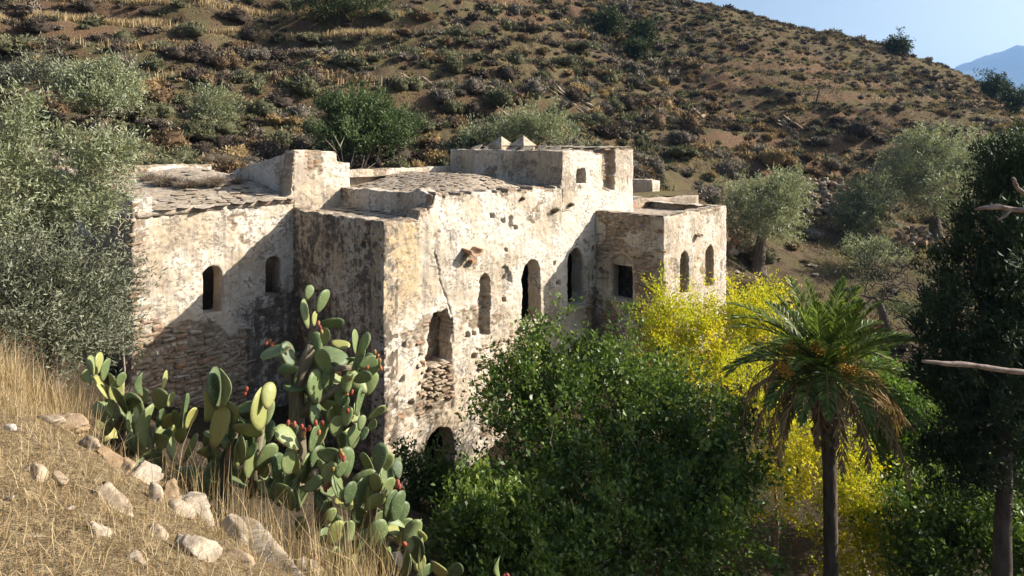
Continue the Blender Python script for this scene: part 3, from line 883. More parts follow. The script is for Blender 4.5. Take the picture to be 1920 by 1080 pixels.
nz_ = lambda s, z: fbm(np.array([s * 1.2]), np.array([z * 1.2]), octs=3, seed=99)[0]
lay_stones(w_left, W(-LW, -TD, 0), U, .05, 3.0, -8.0, -4.55, [lambda s, z: arch(s, z, *sh(lw1))], .86, .08, .19, .12, .48,
           inside=lambda s, z: z < -5.0 + .55 * nz_(s, z) * 1.5 - .28 * max(s - .6, 0) + .3 * (s < .5))
lay_stones(w_left, W(-LW, -TD, 0), U, .0, .34, -4.6, -2.1, [], .8, inside=lambda s, z: s < .22 + .3 * nz_(s, z))
lay_stones(w_front, A0, U, w_broken[0], w_broken[1] - .02, w_broken[2] - 1.1, w_broken[2] - .02, [], .97, .06, .11, .12, .32, -0.08)
lay_stones(w_front, A0, U, w_broken[0] - .45, w_broken[0] - .05, w_broken[2] - 1.3, w_broken[2] + .8, [lambda s, z: arch(s, z, *w_broken)], .7, .07, .13, .12, .3, 0.0)
lay_stones(w_front, A0, U, *[pt_n(0, x, 700)[0] for x in (895, 975)], pt_n(0, 930, 800)[1], pt_n(0, 930, 640)[1], [], .8, .08, .15, .15, .36, 0.02)


lay_stones(w_right, W(UB, 0, 0), N, .0, 1.1, -8.6, -5.6, [lambda s, z: arch(s, z, *rwin)], .85, .09, .16, .16, .4, .02, 90,
           inside=lambda s, z: s < .9 + .8 * nz_(s, z) + (-.35 if z > -6.4 else 0))
lay_stones(w_right, W(UB, 0, 0), N, .3, 2.7, -5.6, -2.95, [lambda s, z: arch(s, z, *rlun)], .28, .09, .15, .2, .42, .025, 60)
lay_stones(w_right, W(UB, 0, 0), N, 1.9, 2.85, -7.6, -5.0, [], .5, .09, .15, .2, .42, .02, 60)

# --- sills, spouts, pyramids
def block_part(name, c, half, mat='wall', rag=.012, parent=HOUSE):
    b = MB(); b.box(c, half, (U, N, ZZ)); v, f = b.arrays()
    bm = bmesh.new(); vs = [bm.verts.new(x) for x in v]; [bm.faces.new([vs[i] for i in q]) for q in f]
    bmesh.ops.bevel(bm, geom=bm.edges[:], offset=min(half) * .25, segments=1, affect='EDGES')
    bmesh.ops.subdivide_edges(bm, edges=bm.edges[:], cuts=2, use_grid_fill=True)
    v = np.array([x.co[:] for x in bm.verts]); bm.verts.index_update(); f = [[x.index for x in q.verts] for q in bm.faces]; bm.free()
    v = v + rag * np.stack([fbm(v[:, 0] * 7, v[:, 1] * 7, v[:, 2] * 7, 3, seed=i) for i in (1, 2, 3)], 1) * 2
    n = len(v)
    return part(name, v, f, M[mat], parent, dict(stone=np.full(n, .5), srnd=np.full(n, rng.random()), grime=np.full(n, .1), ochre=np.full(n, .3)) if mat == 'wall' else None)
for w_, ex in ((w_two, .12), (w_three, .12)):
    c = .5 * (w_[0] + w_[1]); block_part('window_sill', W(c, 0.0, w_[2] - .05), (.5 * (w_[1] - w_[0]) + ex, .18, .05))
c = .5 * (rwin[0] + rwin[1]); b_ = block_part('window_sill', W(UB - .03, c, rwin[2] - .04), (.14, .5 * (rwin[1] - rwin[0]) + .14, .035))

def spout(px, py, n0, w_, name='stone_spout'):
    u, d = at_n(px, n0); z = zz(py, d)
    b = MB(); k = 9
    for sgn in (1,):
        outer = [W(u + w_ * math.cos(a), n0 - .15, z + w_ * .75 * math.sin(a)) for a in np.linspace(math.pi, 2 * math.pi, k)]
        inner = [W(u + .68 * w_ * math.cos(a), n0 - .15, z + .5 * w_ * math.sin(a)) for a in np.linspace(math.pi, 2 * math.pi, k)]
        L = (.15 + 1.5 * w_) * N - .07 * ZZ
        v = outer + inner + [p + L for p in outer] + [p + L for p in inner]
        f = []
        for i in range(k - 1):
            f += [(i, i + 1, 2 * k + i + 1, 2 * k + i), (k + i + 1, k + i, 3 * k + i, 3 * k + i + 1), (2 * k + i, 2 * k + i + 1, 3 * k + i + 1, 3 * k + i), (i + 1, i, k + i, k + i + 1)]
        f += [(0, 2 * k, 3 * k, k), (k - 1, 2 * k - 1, 4 * k - 1, 3 * k - 1)]
        b.add(v, f)
    v, f = b.arrays()
    return part(name, v, f, M['stone'], HOUSE)
spout(878, 462, 0, .27); spout(1306, 436, RW, .15)
block_part('stone_corbel', W(*pt_n(0, 884, 485)[:1], .04, pt_n(0, 884, 489)[1]), (.12, .12, .05), 'stone')
for px, py in ((939, 272), (980, 272)):
    c = P(px, py, 27.2); r = .36; z0 = -.48; zt = c[2] + (.36 if px == 939 else .40)
    q = [W(0, 0, 0) * 0 + np.array([c[0], c[1], 0]) + a * r * U + b * r * N for a, b in ((-1, -1), (1, -1), (1, 1), (-1, 1))]
    v = [p + z0 * ZZ for p in q] + [p + (c[2] - .02) * ZZ for p in q] + [np.array([c[0], c[1], 0]) + (p - np.array([c[0], c[1], 0])) * 1.12 + (c[2] - .015) * ZZ for p in q] + [np.array([c[0] + .03, c[1], zt])]
    f = [(0, 1, 5, 4), (1, 2, 6, 5), (2, 3, 7, 6), (3, 0, 4, 7), (4, 5, 9, 8), (5, 6, 10, 9), (6, 7, 11, 10), (7, 4, 8, 11), (8, 9, 12), (9, 10, 12), (10, 11, 12), (11, 8, 12)]
    n = len(v)
    part('chimney_cap', np.array(v), f, M['wall'], HOUSE, dict(stone=np.full(n, .55), srnd=np.full(n, .05), grime=np.full(n, .18), ochre=np.full(n, .6)))
# low white wall end and turf-topped outbuilding behind the right wing
OUT = thing('outbuilding', 'low turf-roofed outbuilding with a white wall end behind the ruin', 'outbuilding', P(1230, 372, 33))
def ow(px0, px1, py, d0, d1, zt, zb, name, mat='wall', stone=.2, ochre=.2):
    a, b = P(px0, py, d0), P(px1, py, d1); a[2] = b[2] = 0
    sd_ = norm(b - a); L = np.linalg.norm(b - a)
    b_ = MB(); b_.box((a + b) / 2 + (zt + zb) / 2 * ZZ - np.cross(sd_, ZZ) * .25, (L / 2, .25, (zt - zb) / 2), (sd_, np.cross(ZZ, sd_), ZZ))
    v, f = b_.arrays(); bm = bmesh.new(); vs = [bm.verts.new(x) for x in v]; [bm.faces.new([vs[i] for i in q]) for q in f]
    bmesh.ops.subdivide_edges(bm, edges=bm.edges[:], cuts=14, use_grid_fill=True)
    bm.verts.index_update(); v = np.array([x.co[:] for x in bm.verts]); f = [[x.index for x in q.verts] for q in bm.faces]; bm.free()
    v = v + wnoise(v) * 2; v[:, 2] += .08 * fbm(v[:, 0] * 1.5, v[:, 1] * 1.5, seed=4) * (v[:, 2] > zb + .1)
    n = len(v)
    return part(name, v, f, M[mat], OUT, dict(stone=np.full(n, stone), srnd=rng.random(n), grime=np.full(n, .05), ochre=np.full(n, ochre)), True)
ow(1183, 1222, 350, 34.5, 34.2, zz(339, 34), -4.5, 'wall')
ow(1222, 1236, 350, 34.2, 35.4, zz(341, 34), -4.5, 'wall', stone=0, ochre=0)
ow(1187, 1310, 370, 31.5, 33.5, zz(371, 32), -5.5, 'wall', stone=.6)
tv = []
for (px, d) in ((1187, 31.6), (1308, 33.6)):
    for dd in (0, 2.2):
        p = P(px, 0, d + dd); tv.append((p[0], p[1]))
gx = np.linspace(0, 1, 24); G1, G2 = np.meshgrid(gx, gx)
c00, c01, c10, c11 = [np.array(t) for t in tv]
XY = (1 - G1)[..., None] * ((1 - G2)[..., None] * c00 + G2[..., None] * c01) + G1[..., None] * ((1 - G2)[..., None] * c10 + G2[..., None] * c11)
Zt = zz(369, 32) + .12 * np.sin(math.pi * G2) + .06 * fbm(XY[..., 0] * 2, XY[..., 1] * 2, seed=2)
ii = (np.arange(23)[:, None] * 24 + np.arange(23)).ravel()
part('turf_roof', np.concatenate([XY, Zt[..., None]], -1).reshape(-1, 3), np.stack([ii, ii + 1, ii + 25, ii + 24], 1), M['ground'], OUT,
     dict(straw=np.full(576, .25), green=np.ones(576), soil=np.zeros(576), bare=np.zeros(576)), True)

# ------------------------------------------------------------------ plants: generators
def leaf_cloud(c, d, L, Wd, droop=0.15, wide=0.5):
    """one bent leaf (two faces) at every point c along direction d"""
    n = len(c)
    L = np.broadcast_to(L, (n,))[:, None]; Wd = np.broadcast_to(Wd, (n,))[:, None]
    d = norm(d)
    s = norm(np.cross(d, norm(rng.normal(size=(n, 3)))))
    up = np.cross(s, d)
    mid = c + d * L * wide
    tip = c + d * L - up * L * droop
    v = np.stack([c, mid + s * Wd * .5 + up * Wd * .12, tip, mid - s * Wd * .5 + up * Wd * .12], 1).reshape(-1, 3)
    b = np.arange(n)[:, None] * 4
    return v, b + np.array([[0, 1, 2, 3]])


class Blobs:
    lump = 0.5
    def __init__(self, lst):
        # (px, py, distance, half-width px, half-height px[, half-depth m])
        self.c = np.array([P(b[0], b[1], b[2]) for b in lst])
        self.r = np.array([(b[3] * b[2] / FPX, b[5] if len(b) > 5 else b[3] * b[2] / FPX, b[4] * b[2] / FPX) for b in lst])
    def sample(self, n, shell=0.55):
        vol = self.r.prod(1); k = rng.choice(len(vol), n, p=vol ** .75 / (vol ** .75).sum())
        d = norm(rng.normal(size=(n, 3)))
        rad = (shell + (1 - shell) * rng.random(n) ** .6) * (1 + self.lump * vnoise(d[:, 0] * 2.6 + k * 7, d[:, 1] * 2.6, d[:, 2] * 2.6, 3) + .6 * self.lump * vnoise(d[:, 0] * 6 + k * 7, d[:, 1] * 6, d[:, 2] * 6, 5)) * np.where(rng.random(n) < .06, rng.uniform(1.05, 1.3, n), 1)
        p = self.c[k] + d * rad[:, None] * self.r[k]
        return p, norm(d / self.r[k])


def skeleton(base, top, targets, r0, wob=.12, minr=.006, lk=.045, sides=7):
    """trunk, limbs reaching for every target"""
    b = MB(); base = np.asarray(base, float); top = np.asarray(top, float)
    n = 9; t = np.linspace(0, 1, n)
    H = np.linalg.norm(top - base)
    pts = base + (top - base) * t[:, None]
    pts[1:] += wob * H * .35 * np.stack([fbm(t[1:] * 2.2 + base[0], t[1:] * 0, seed=1), fbm(t[1:] * 2.2, t[1:] * 0 + base[1], seed=2), 0 * t[1:]], 1)
    rad = r0 * (1 - .45 * t); rad[0] *= 1.5; rad[1] *= 1.12
    b.tube(pts, rad, sides + 2)
    nodes = [tuple(p) for p in pts[n // 2:]]; nr = list(rad[n // 2:])
    targets = targets[np.argsort(np.linalg.norm(targets - pts[-1], axis=1))]
    for q in targets:
        N_ = np.array(nodes); dd = np.linalg.norm(N_ - q, axis=1) + .35 * np.maximum(N_[:, 2] - q[2], 0)
        k = int(dd.argmin()); p = N_[k]; L = np.linalg.norm(q - p)
        if L < .05: continue
        ra = min(nr[k] * .72, max(minr * 1.5, lk * L + minr))
        m = 5; tt = np.linspace(0, 1, m)
        s = p + (q - p) * tt[:, None]
        s[1:-1] += (rng.normal(0, wob, (m - 2, 3)) * L * .5) + np.array([0, 0, .10 * L])
        rr = ra + (max(minr, ra * .4) - ra) * tt
        b.tube(s, rr, 5 if ra > .03 else 4, False)
        for j in range(1, m): nodes.append(tuple(s[j])); nr.append(rr[j])
    return b.arrays()


def tree(name, label, cat, base, blobs, nclus, per, L, Wd, leafm, barkm='bark', r0=.12, trunk_to=None, spread=.3, up=.3, out=.5,
         group=None, limbs=60, shell=.45, droop=.15, jit=.35, wide=.5, rlo=0., rhi=1., sprig=2.6, shoots=.10):
    bl = Blobs(blobs)
    base = np.array([base[0], base[1], float(ground(base[0], base[1])) - .15])
    top = bl.c.mean(0) if trunk_to is None else np.asarray(trunk_to, float)
    cl, nd = bl.sample(nclus, shell)
    if shoots:                                  # some shoots outgrow the crown
        m_ = rng.random(nclus) < shoots
        cl = cl + m_[:, None] * (nd * rng.uniform(.1, .45, (nclus, 1)) + np.array([0, 0, 1]) * rng.uniform(.05, .5, (nclus, 1))) * spread * 4
    e = thing(name, label, cat, base, group)
    tg = cl[rng.permutation(nclus)[:limbs]]
    v, f = skeleton(base, base + (top - base) * .62, tg - nd[:1] * 0, r0)
    part('trunk', v, f, M[barkm], e, None, True)
    n = nclus * per
    k = np.repeat(np.arange(nclus), per)
    # leaves sit along sprigs that grow out of every clump
    nsp = 5; sp = rng.integers(0, nsp, n); sdir = norm(nd[:, None, :] * out + rng.normal(0, .5, (nclus, nsp, 3)) + np.array([0, 0, up]))
    sd = sdir[k, sp]; t_ = rng.random(n) ** .8
    ct = cl[k] + sd * (t_ * spread * sprig * rng.uniform(.6, 1.3, (nclus, nsp))[k, sp])[:, None] + rng.normal(0, spread * .26, (n, 3)) - nd[k] * spread * .5
    d = sd * .55 + rng.normal(0, .55, (n, 3)) + np.array([0, 0, up * .3])
    sz = rng.uniform(1 - jit, 1 + jit, n)
    v, f = leaf_cloud(ct, d, L * sz, Wd * sz, droop, wide)
    # each clump of leaves keeps a colour of its own, young leaves outermost
    cr = rng.random(nclus)
    rn = np.clip(.55 * cr[k] + .45 * rng.random(n), 0, 1) * (rhi - rlo) + rlo
    part('crown', v, f, M[leafm], e, dict(rnd=np.repeat(rn, 4)))
    return e


def ray_ground(px, py):
    """first place where the land is met when looking past photo pixel (px, py)"""
    d = np.geomspace(2.5, 130, 4000); x = (px - CXP) / FPX * d
    k = np.nonzero(ground(x, d) >= zz(py, d))[0]
    k = k[0] if len(k) else int(np.argmax(ground(x, d) / d))
    return np.array([x[k], d[k], float(ground(x[k], d[k]))])


def gnd(px, d):
    """where the ground lies d metres ahead, under image column px"""
    x = (px - CXP) / FPX * d
    return np.array([x, d, float(ground(x, d))])


# ------------------------------------------------------------------ trees and big shrubs
tree('olive_tree', 'tall silvery olive tree overhanging the left end of the ruin', 'olive tree', gnd(95, 13.2),
     [(22, 250, 13, 42, 42), (20, 335, 13, 65, 60), (185, 312, 13.8, 48, 48), (215, 292, 14.0, 30, 30), (150, 385, 13.6, 66, 36), (0, 430, 12.6, 50, 50), (40, 215, 13.2, 24, 22)],
     300, 58, .10, .028, 'olive', r0=.17, spread=.17, up=.5, out=.6, limbs=150, shell=.35, sprig=3.4, rlo=.18)
tree('olive_tree', 'dark bushy olive shrub below the tall olive, beside the dry grass', 'olive tree', gnd(100, 11.6),
     [(50, 520, 11.8, 75, 75), (150, 560, 12.2, 75, 95), (90, 620, 11.8, 95, 60), (205, 640, 13.0, 45, 55), (210, 540, 13.2, 28, 60), (15, 600, 11.2, 60, 60)],
     360, 52, .09, .024, 'olive_grey', r0=.10, spread=.17, up=.35, out=.6, limbs=110, shell=.3, sprig=3.2, rhi=.85, trunk_to=P(100, 560, 12))
tree('olive_tree', 'bright grey-green olive tree on the slope behind the left wing roof', 'olive tree', gnd(180, 33),
     [(185, 156, 33, 52, 32), (155, 175, 33, 42, 28), (222, 168, 33, 34, 30), (190, 192, 32, 48, 20)], 220, 60, .17, .05, 'olive', r0=.15, rlo=.2, spread=.3, up=.6, limbs=40)
tree('olive_tree', 'grey olive shrub half hidden behind the silvery olive crown', 'olive tree', gnd(85, 36),
     [(75, 128, 36, 28, 14), (30, 145, 36, 34, 18), (112, 140, 36, 20, 14)], 80, 45, .17, .05, 'olive_grey', r0=.1, spread=.35, up=.5, limbs=25)
tree('olive_tree', 'small pale olive shrub among brown scrub above the left roof', 'olive tree', gnd(402, 34.5),
     [(405, 195, 34.5, 32, 28), (392, 215, 34.5, 28, 22)], 90, 42, .15, .045, 'olive', r0=.07, spread=.25, up=.5, limbs=25)
tree('olive_tree', 'spreading pale olive shrub behind the pyramid chimney caps', 'olive tree', gnd(1000, 36),
     [(1000, 240, 36, 58, 26), (940, 258, 36, 42, 18), (1055, 258, 36, 40, 16), (895, 262, 36.5, 30, 12)], 220, 48, .17, .045, 'olive', r0=.1, spread=.28, up=.7, limbs=30)
tree('evergreen_shrub', 'wide dense green shrub behind the back parapet of the ruin', 'shrub', gnd(690, 34),
     [(690, 235, 34, 72, 46), (640, 240, 34, 48, 42), (745, 250, 34, 42, 38), (690, 265, 33.5, 85, 26), (660, 210, 34.3, 40, 28)], 330, 70, .19, .045, 'broom', r0=.12, spread=.3, up=.8, out=.7, limbs=40)
tree('olive_tree', 'old olive tree with a thick gnarled trunk beside the right wing', 'olive tree', gnd(1420, 35),
     [(1440, 378, 35, 62, 40), (1398, 372, 35, 38, 30), (1482, 365, 35, 34, 34), (1440, 425, 35, 50, 28), (1385, 405, 34.5, 30, 26), (1470, 345, 35.4, 26, 22)], 330, 60, .15, .042, 'olive', r0=.42, rlo=.2, spread=.24, up=.4, limbs=60, trunk_to=P(1432, 400, 35))
tree('olive_tree', 'round olive tree beside the grey rubble heap', 'olive tree', gnd(1622, 42),
     [(1622, 375, 42, 46, 42), (1600, 400, 42, 36, 36), (1650, 370, 42, 28, 34), (1625, 420, 41.5, 40, 26)], 260, 55, .17, .045, 'olive', r0=.22, spread=.28, up=.4, limbs=40)
tree('olive_tree', 'tallest grey olive tree standing above the stone bank by the cypress', 'olive tree', gnd(1752, 43),
     [(1752, 300, 43, 68, 48), (1700, 315, 43.5, 48, 45), (1800, 320, 43, 36, 40), (1760, 360, 42.5, 62, 38), (1735, 265, 43, 32, 24)], 420, 56, .18, .05, 'olive', r0=.5, rlo=.15, spread=.3, up=.4, limbs=60, trunk_to=P(1755, 370, 43))
tree('olive_tree', 'low bright olive bush on the terrace between two larger olives', 'olive tree', gnd(1632, 36.5),
     [(1632, 472, 36.5, 40, 22), (1600, 482, 36.5, 26, 16), (1660, 478, 36, 30, 18)], 110, 45, .14, .04, 'olive', r0=.06, spread=.22, up=.5, limbs=25)
tree('olive_tree', 'pale olive bush beyond the tall olive near the cypress top', 'olive tree', gnd(1835, 44),
     [(1840, 295, 44, 34, 26), (1862, 285, 44, 24, 20)], 90, 42, .17, .05, 'olive', r0=.08, spread=.28, up=.5, limbs=20)
for px, py, yb, rx, rz, lab in [(650, 8, 46, 78, 34, 'big dark evergreen tree casting shade on the upper terrace'),
                               (1140, 44, 74, 24, 24, 'dark upright tree highest on the open upper hillside'),
                               (1207, 62, 84, 20, 17, 'dark round shrub just below the upright tree on the hillside'),
                               (1195, 94, 114, 15, 13, 'small lone tree with a bare stem on the open hillside'),
                               (1684, 88, 102, 14, 11, 'lone dark tree standing on the skyline ridge'),
                               (1868, 166, 192, 20, 17, 'dark tree on the low end of the ridge near the mountain'),
                               (1906, 188, 214, 22, 20, 'dark tree beside another at the foot of the ridge')]:
    b_ = ray_ground(px, yb); d = b_[1]; s_ = d / 80
    tree('evergreen_tree', lab, 'tree', b_, [(px, py, d, rx, rz), (px - rx * .5, py + rz * .4, d, rx * .6, rz * .6), (px + rx * .45, py + rz * .3, d, rx * .6, rz * .6)],
         int(60 + rx * 2.2), 40, .30 * s_, .10 * s_, 'darktree', r0=.14 if rx < 40 else .35, spread=.38 * s_, up=.5, limbs=20)


# bare trees: only limbs
def bare(label, px, d, top_py, spread_px, r0, group=None, n=70, matn='bark', name='bare_tree', thick=1.):
    b = gnd(px, d); tops = []
    hz = zz(top_py, d); H = hz - b[2]
    for i in range(n):
        a = rng.uniform(0, 2 * math.pi); q = rng.random() ** .6; k = rng.uniform(.35, 1.0)
        tops.append([b[0] + math.cos(a) * q * spread_px * d / FPX, b[1] + math.sin(a) * q * spread_px * d / FPX, b[2] + H * (1 - .55 * q * q) * k ** .5 * rng.uniform(.75, 1.0)])
    e = thing(name, label, 'tree', b, group)
    v, f = skeleton(b - np.array([0, 0, .1]), b + np.array([rng.normal(0, .1) * H, 0, H * .4]), np.array(tops), r0, wob=.10, minr=.0006 * d * thick, lk=.03 * thick)
    part('trunk', v, f, M[matn], e, None, True)
    return e
bt = bare('half-dead tree with bare spreading branches below the olives', 1672, 26.5, 440, 90, .24, n=120, thick=1.7)
cl = P(1695, 580, 26.8); n = 1500
v, f = leaf_cloud(cl + rng.normal(0, 1, (n, 3)) * np.array([.5, .4, .2]), rng.normal(0, .5, (n, 3)) + [0, 0, .7], .11, .03)
part('leaf_tuft', v, f, M['broom'], bt, dict(rnd=np.repeat(rng.random(n), 4)))
cl = P(1645, 500, 27); n = 1500
v, f = leaf_cloud(cl + rng.normal(0, 1, (n, 3)) * np.array([.7, .5, .45]), rng.normal(0, .5, (n, 3)) + [0, 0, .5], .08, .022)
part('leaf_tuft', v, f, M['olive_grey'], bt, dict(rnd=np.repeat(rng.random(n), 4)))
bare('leaning bare tree on the green path across the hillside', 1530, 62, 135, 42, .12, n=60)
bare('slim bare tree standing in the dry grass of the middle terrace', 68, 55, -12, 16, .09, n=25, matn='palebark')
bare('slim bare tree on the upper terrace edge', 418, 63, -14, 14, .09, n=25, matn='palebark')
bare('leafless grey thicket rising left of the tallest olive', 1665, 45.5, 262, 50, .07, n=130, matn='palebark', name='bare_thicket')
bare('bare grey brush sticking out of the silvery olive', 225, 15.5, 205, 45, .03, n=60, matn='palebark', name='bare_brush')

# garden: broad-leaved trees, yellowing shrubs
tree('fig_tree', 'broad dark green fig tree filling the garden before the ruin front', 'fig tree', gnd(1110, 14.5),
     [(1010, 690, 17, 88, 58, 1.2), (955, 735, 16.8, 42, 70, 1.), (1130, 700, 17, 100, 52, 1.2), (1235, 760, 16.5, 95, 62, 1.3), (1050, 800, 15.6, 130, 85, 1.4),
      (1250, 860, 14.8, 135, 95, 1.5), (1120, 930, 13.6, 170, 85, 1.4), (1330, 900, 14.5, 80, 100, 1.2), (1170, 1020, 12.6, 190, 70, 1.2), (1330, 1010, 13, 90, 80, 1.), (1000, 900, 14.8, 75, 70, 1.)],
     720, 66, .115, .062, 'fig', 'palebark', r0=.22, spread=.21, up=.5, out=.6, limbs=420, shell=.25, wide=.5, droop=.2, sprig=3.4, shoots=.16)
tree('fig_tree', 'low leafy fig shrub with bright leaves under the arched doorway', 'fig tree', gnd(905, 12.8),
     [(900, 930, 13.2, 55, 40), (960, 1000, 12.4, 85, 60), (880, 1010, 12, 60, 60), (1010, 1060, 11.5, 100, 40)], 240, 52, .105, .058, 'fig', 'palebark', r0=.06, spread=.17, up=.5, limbs=70, wide=.55, rlo=.15)
tree('leafy_shrub', 'small dark shrub clinging to the foot of the tower corner', 'shrub', gnd(775, 16.2),
     [(775, 885, 16.5, 40, 26), (830, 900, 16.4, 30, 28), (800, 930, 16, 50, 25)], 110, 36, .11, .05, 'fig', r0=.05, spread=.2, up=.3, limbs=30, rhi=.6)
tree('yellow_shrub', 'tall yellowing shrub below the right wing windows', 'shrub', gnd(1320, 20.5),
     [(1300, 625, 20, 80, 60), (1245, 600, 20, 34, 50), (1395, 600, 20.5, 62, 42), (1330, 690, 19.2, 105, 45), (1435, 565, 21.5, 42, 18), (1260, 665, 19.5, 52, 40), (1420, 640, 20, 45, 45), (1240, 550, 20, 16, 26)],
     400, 60, .085, .042, 'yellow', 'palebark', r0=.10, spread=.2, up=.8, out=.5, limbs=200, shell=.2, sprig=3.6, rhi=.88)
tree('yellow_shrub', 'golden yellow shrub behind the palm trunk', 'shrub', gnd(1625, 16.2),
     [(1625, 960, 16, 62, 60), (1590, 900, 16.2, 55, 60), (1650, 1040, 15.5, 60, 55), (1560, 1040, 15.8, 55, 55), (1540, 840, 16.6, 60, 55)],
     240, 50, .085, .042, 'yellow', 'palebark', r0=.08, spread=.18, up=.3, limbs=90, rhi=.85)
tree('yellow_shrub', 'sparse yellow shrub between the fig and the palm', 'shrub', gnd(1455, 16.8),
     [(1450, 790, 17, 45, 70), (1470, 900, 16.4, 50, 60), (1420, 740, 17.4, 40, 40)], 150, 42, .085, .04, 'yellow', 'palebark', r0=.06, spread=.22, up=.3, limbs=40)
tree('leafy_shrub', 'fresh green shrub between the palm and the cypress', 'shrub', gnd(1710, 18.5),
     [(1690, 780, 18.5, 62, 62), (1640, 740, 19, 50, 40), (1720, 860, 17.8, 60, 60), (1660, 860, 18, 50, 50)], 300, 42, .12, .06, 'fig_light', 'palebark', r0=.08, spread=.22, up=.4, limbs=70, wide=.55)
tree('leafy_shrub', 'glossy green shrub spreading under the cypress', 'shrub', gnd(1790, 15),
     [(1760, 960, 15, 75, 55), (1850, 1000, 14, 70, 60), (1740, 1040, 14.2, 80, 50), (1900, 920, 15.5, 50, 60), (1910, 1050, 13.4, 60, 50)], 380, 40, .12, .06, 'fig', 'palebark', r0=.08, spread=.2, up=.4, limbs=80, wide=.55, rlo=.1)
# cypress: upright sprays on a bare lower trunk
tree('cypress_tree', 'tall dark cypress with a bare lower trunk at the garden edge', 'cypress', gnd(1868, 12.2),
     [(1905, 320, 12.2, 48, 55, .8), (1875, 400, 12.2, 52, 70, .8), (1850, 500, 12.2, 78, 90, 1.), (1830, 610, 12.2, 92, 95, 1.1), (1830, 720, 12.2, 98, 85, 1.1), (1855, 800, 12.2, 85, 75, 1.), (1930, 600, 12.4, 90, 140, 1.), (1940, 440, 12.4, 60, 120, .8), (1935, 770, 12.4, 80, 90, 1.), (1790, 870, 12.6, 60, 70, .8), (1900, 890, 12.8, 60, 70, .7)],
     1150, 62, .10, .030, 'cypress', 'bark', r0=.17, spread=.15, up=1.0, out=.35, limbs=160, shell=.4, trunk_to=P(1885, 330, 12.2))
tree('evergreen_tree', 'bright green treetop rising behind the cypress', 'tree', gnd(1905, 26), [(1900, 300, 26, 45, 42), (1870, 330, 26, 30, 30), (1915, 360, 26, 50, 60)], 220, 46, .13, .045, 'broom', r0=.2, spread=.25, up=.6, limbs=30)

# ------------------------------------------------------------------ hillside scrub
def in_house(x, y, m=.4):
    q = np.stack([x - A0[0], y - A0[1]], -1); u = q @ U[:2]; n = q @ N[:2]
    a = (u > -LW - m) & (u < UE + m) & (n < m) & (n > -11.5)
    a &= ~((u > 2.2) & (n < -6.6))
    b = (u > UB - m) & (u < RE + m) & (n < RW + m) & (n > -2.5)
    return a | b


def shrub_geo(ntri, sub, leaf=.16, seed=0, lobes=4):
    """an uneven cushion: several lobes grown together, bristling with small leaves"""
    g = np.random.default_rng(seed); cv, cf = ICO[sub]; VV, FF, RR = [], [], []; nv = 0
    for q in range(lobes):
        off = np.r_[g.normal(0, .38, 2), 0] if q else np.zeros(3); s0 = g.uniform(.45, .72) if q else .80
        lum = lambda d: .84 + .22 * vnoise(d[:, 0] * 2.4 + seed + q * 3, d[:, 1] * 2.4, d[:, 2] * 2.4, seed)
        sq = np.array([1, 1, g.uniform(.75, 1.15)])
        core = cv * (lum(cv) * .84)[:, None] * sq * s0 + off; core[:, 2] = np.maximum(core[:, 2], -.3)
        m = ntri // lobes
        d = norm(g.normal(size=(m, 3))); d[:, 2] = np.abs(d[:, 2]) - .15; d = norm(d)
        p = d * (lum(d) * g.uniform(.78, 1.06, m))[:, None] * sq * s0 + off
        ax = norm(d * .8 + g.normal(0, .6, (m, 3)) + np.array([0, 0, .3])); sd = norm(np.cross(ax, g.normal(size=(m, 3))))
        l = leaf * g.uniform(.5, 1.6, m)[:, None]
        tri = np.stack([p - sd * l * .36 - ax * l * .3, p + sd * l * .36 - ax * l * .3, p + ax * l], 1).reshape(-1, 3)
        VV += [core, tri]; FF += [cf + nv, nv + len(core) + np.arange(m * 3).reshape(-1, 3)]; nv += len(core) + m * 3
        RR += [.05 + .3 * g.random(len(core)), np.repeat(np.clip(g.random(m) * .75 + .25 * np.clip(d[:, 2], 0, 1), 0, 1), 3)]  # dark core tones stand for self-shadow, upper leaves coloured lighter
    return np.concatenate(VV), np.concatenate(FF), np.concatenate(RR)


KINDS = [('rust', 'rust-brown cushion shrub on the dry hillside', [(.065, .042, .025), (.135, .088, .048), (.205, .142, .08), (.28, .21, .125)]),
         ('grey', 'dusty grey-brown cushion shrub on the dry hillside', [(.065, .054, .04), (.14, .118, .09), (.215, .185, .142), (.30, .265, .21)]),
         ('olive', 'dull olive-green cushion shrub on the dry hillside', [(.05, .05, .026), (.105, .104, .056), (.165, .162, .09), (.24, .235, .14)]),
         ('dark', 'dark purplish-brown cushion shrub on the dry hillside', [(.036, .028, .022), (.075, .058, .044), (.12, .093, .07), (.18, .143, .108)]),
         ('straw', 'pale straw-coloured bushy tuft on the dry hillside', [(.14, .09, .04), (.26, .18, .085), (.36, .26, .13), (.46, .35, .19)])]
SM = []
for k_, (nm, lb, cols) in enumerate(KINDS):
    SM.append(leaf_mat('scrub_' + nm, cols, .12, .8, .1))
N_TRY = 32000
yy = np.sqrt(rng.uniform(26 ** 2, 112 ** 2, N_TRY)); xx = (rng.uniform(-180, 2060, N_TRY) - CXP) / FPX * yy
dn = fbm(xx * .12, yy * .12, octs=4, seed=51)
right = sstep(5, 25, xx - .15 * (yy - 50))
dens = np.clip(.84 + .85 * dn - .34 * right * sstep(56, 72, yy), .08, 1)
low_flat = (xx > 9) & (yy < 46)
dens = np.where(low_flat, dens * .10, dens)
ok = (rng.random(N_TRY) < dens) & ~in_house(xx, yy, .9) & ((yy > 33) | (xx < -12) | (xx > 10)) & ~(straw_terrace(xx, yy, ground(xx, yy)) & (rng.random(N_TRY) < .85))
xx, yy = xx[ok], yy[ok]
big = fbm(xx * .3, yy * .3, seed=53)
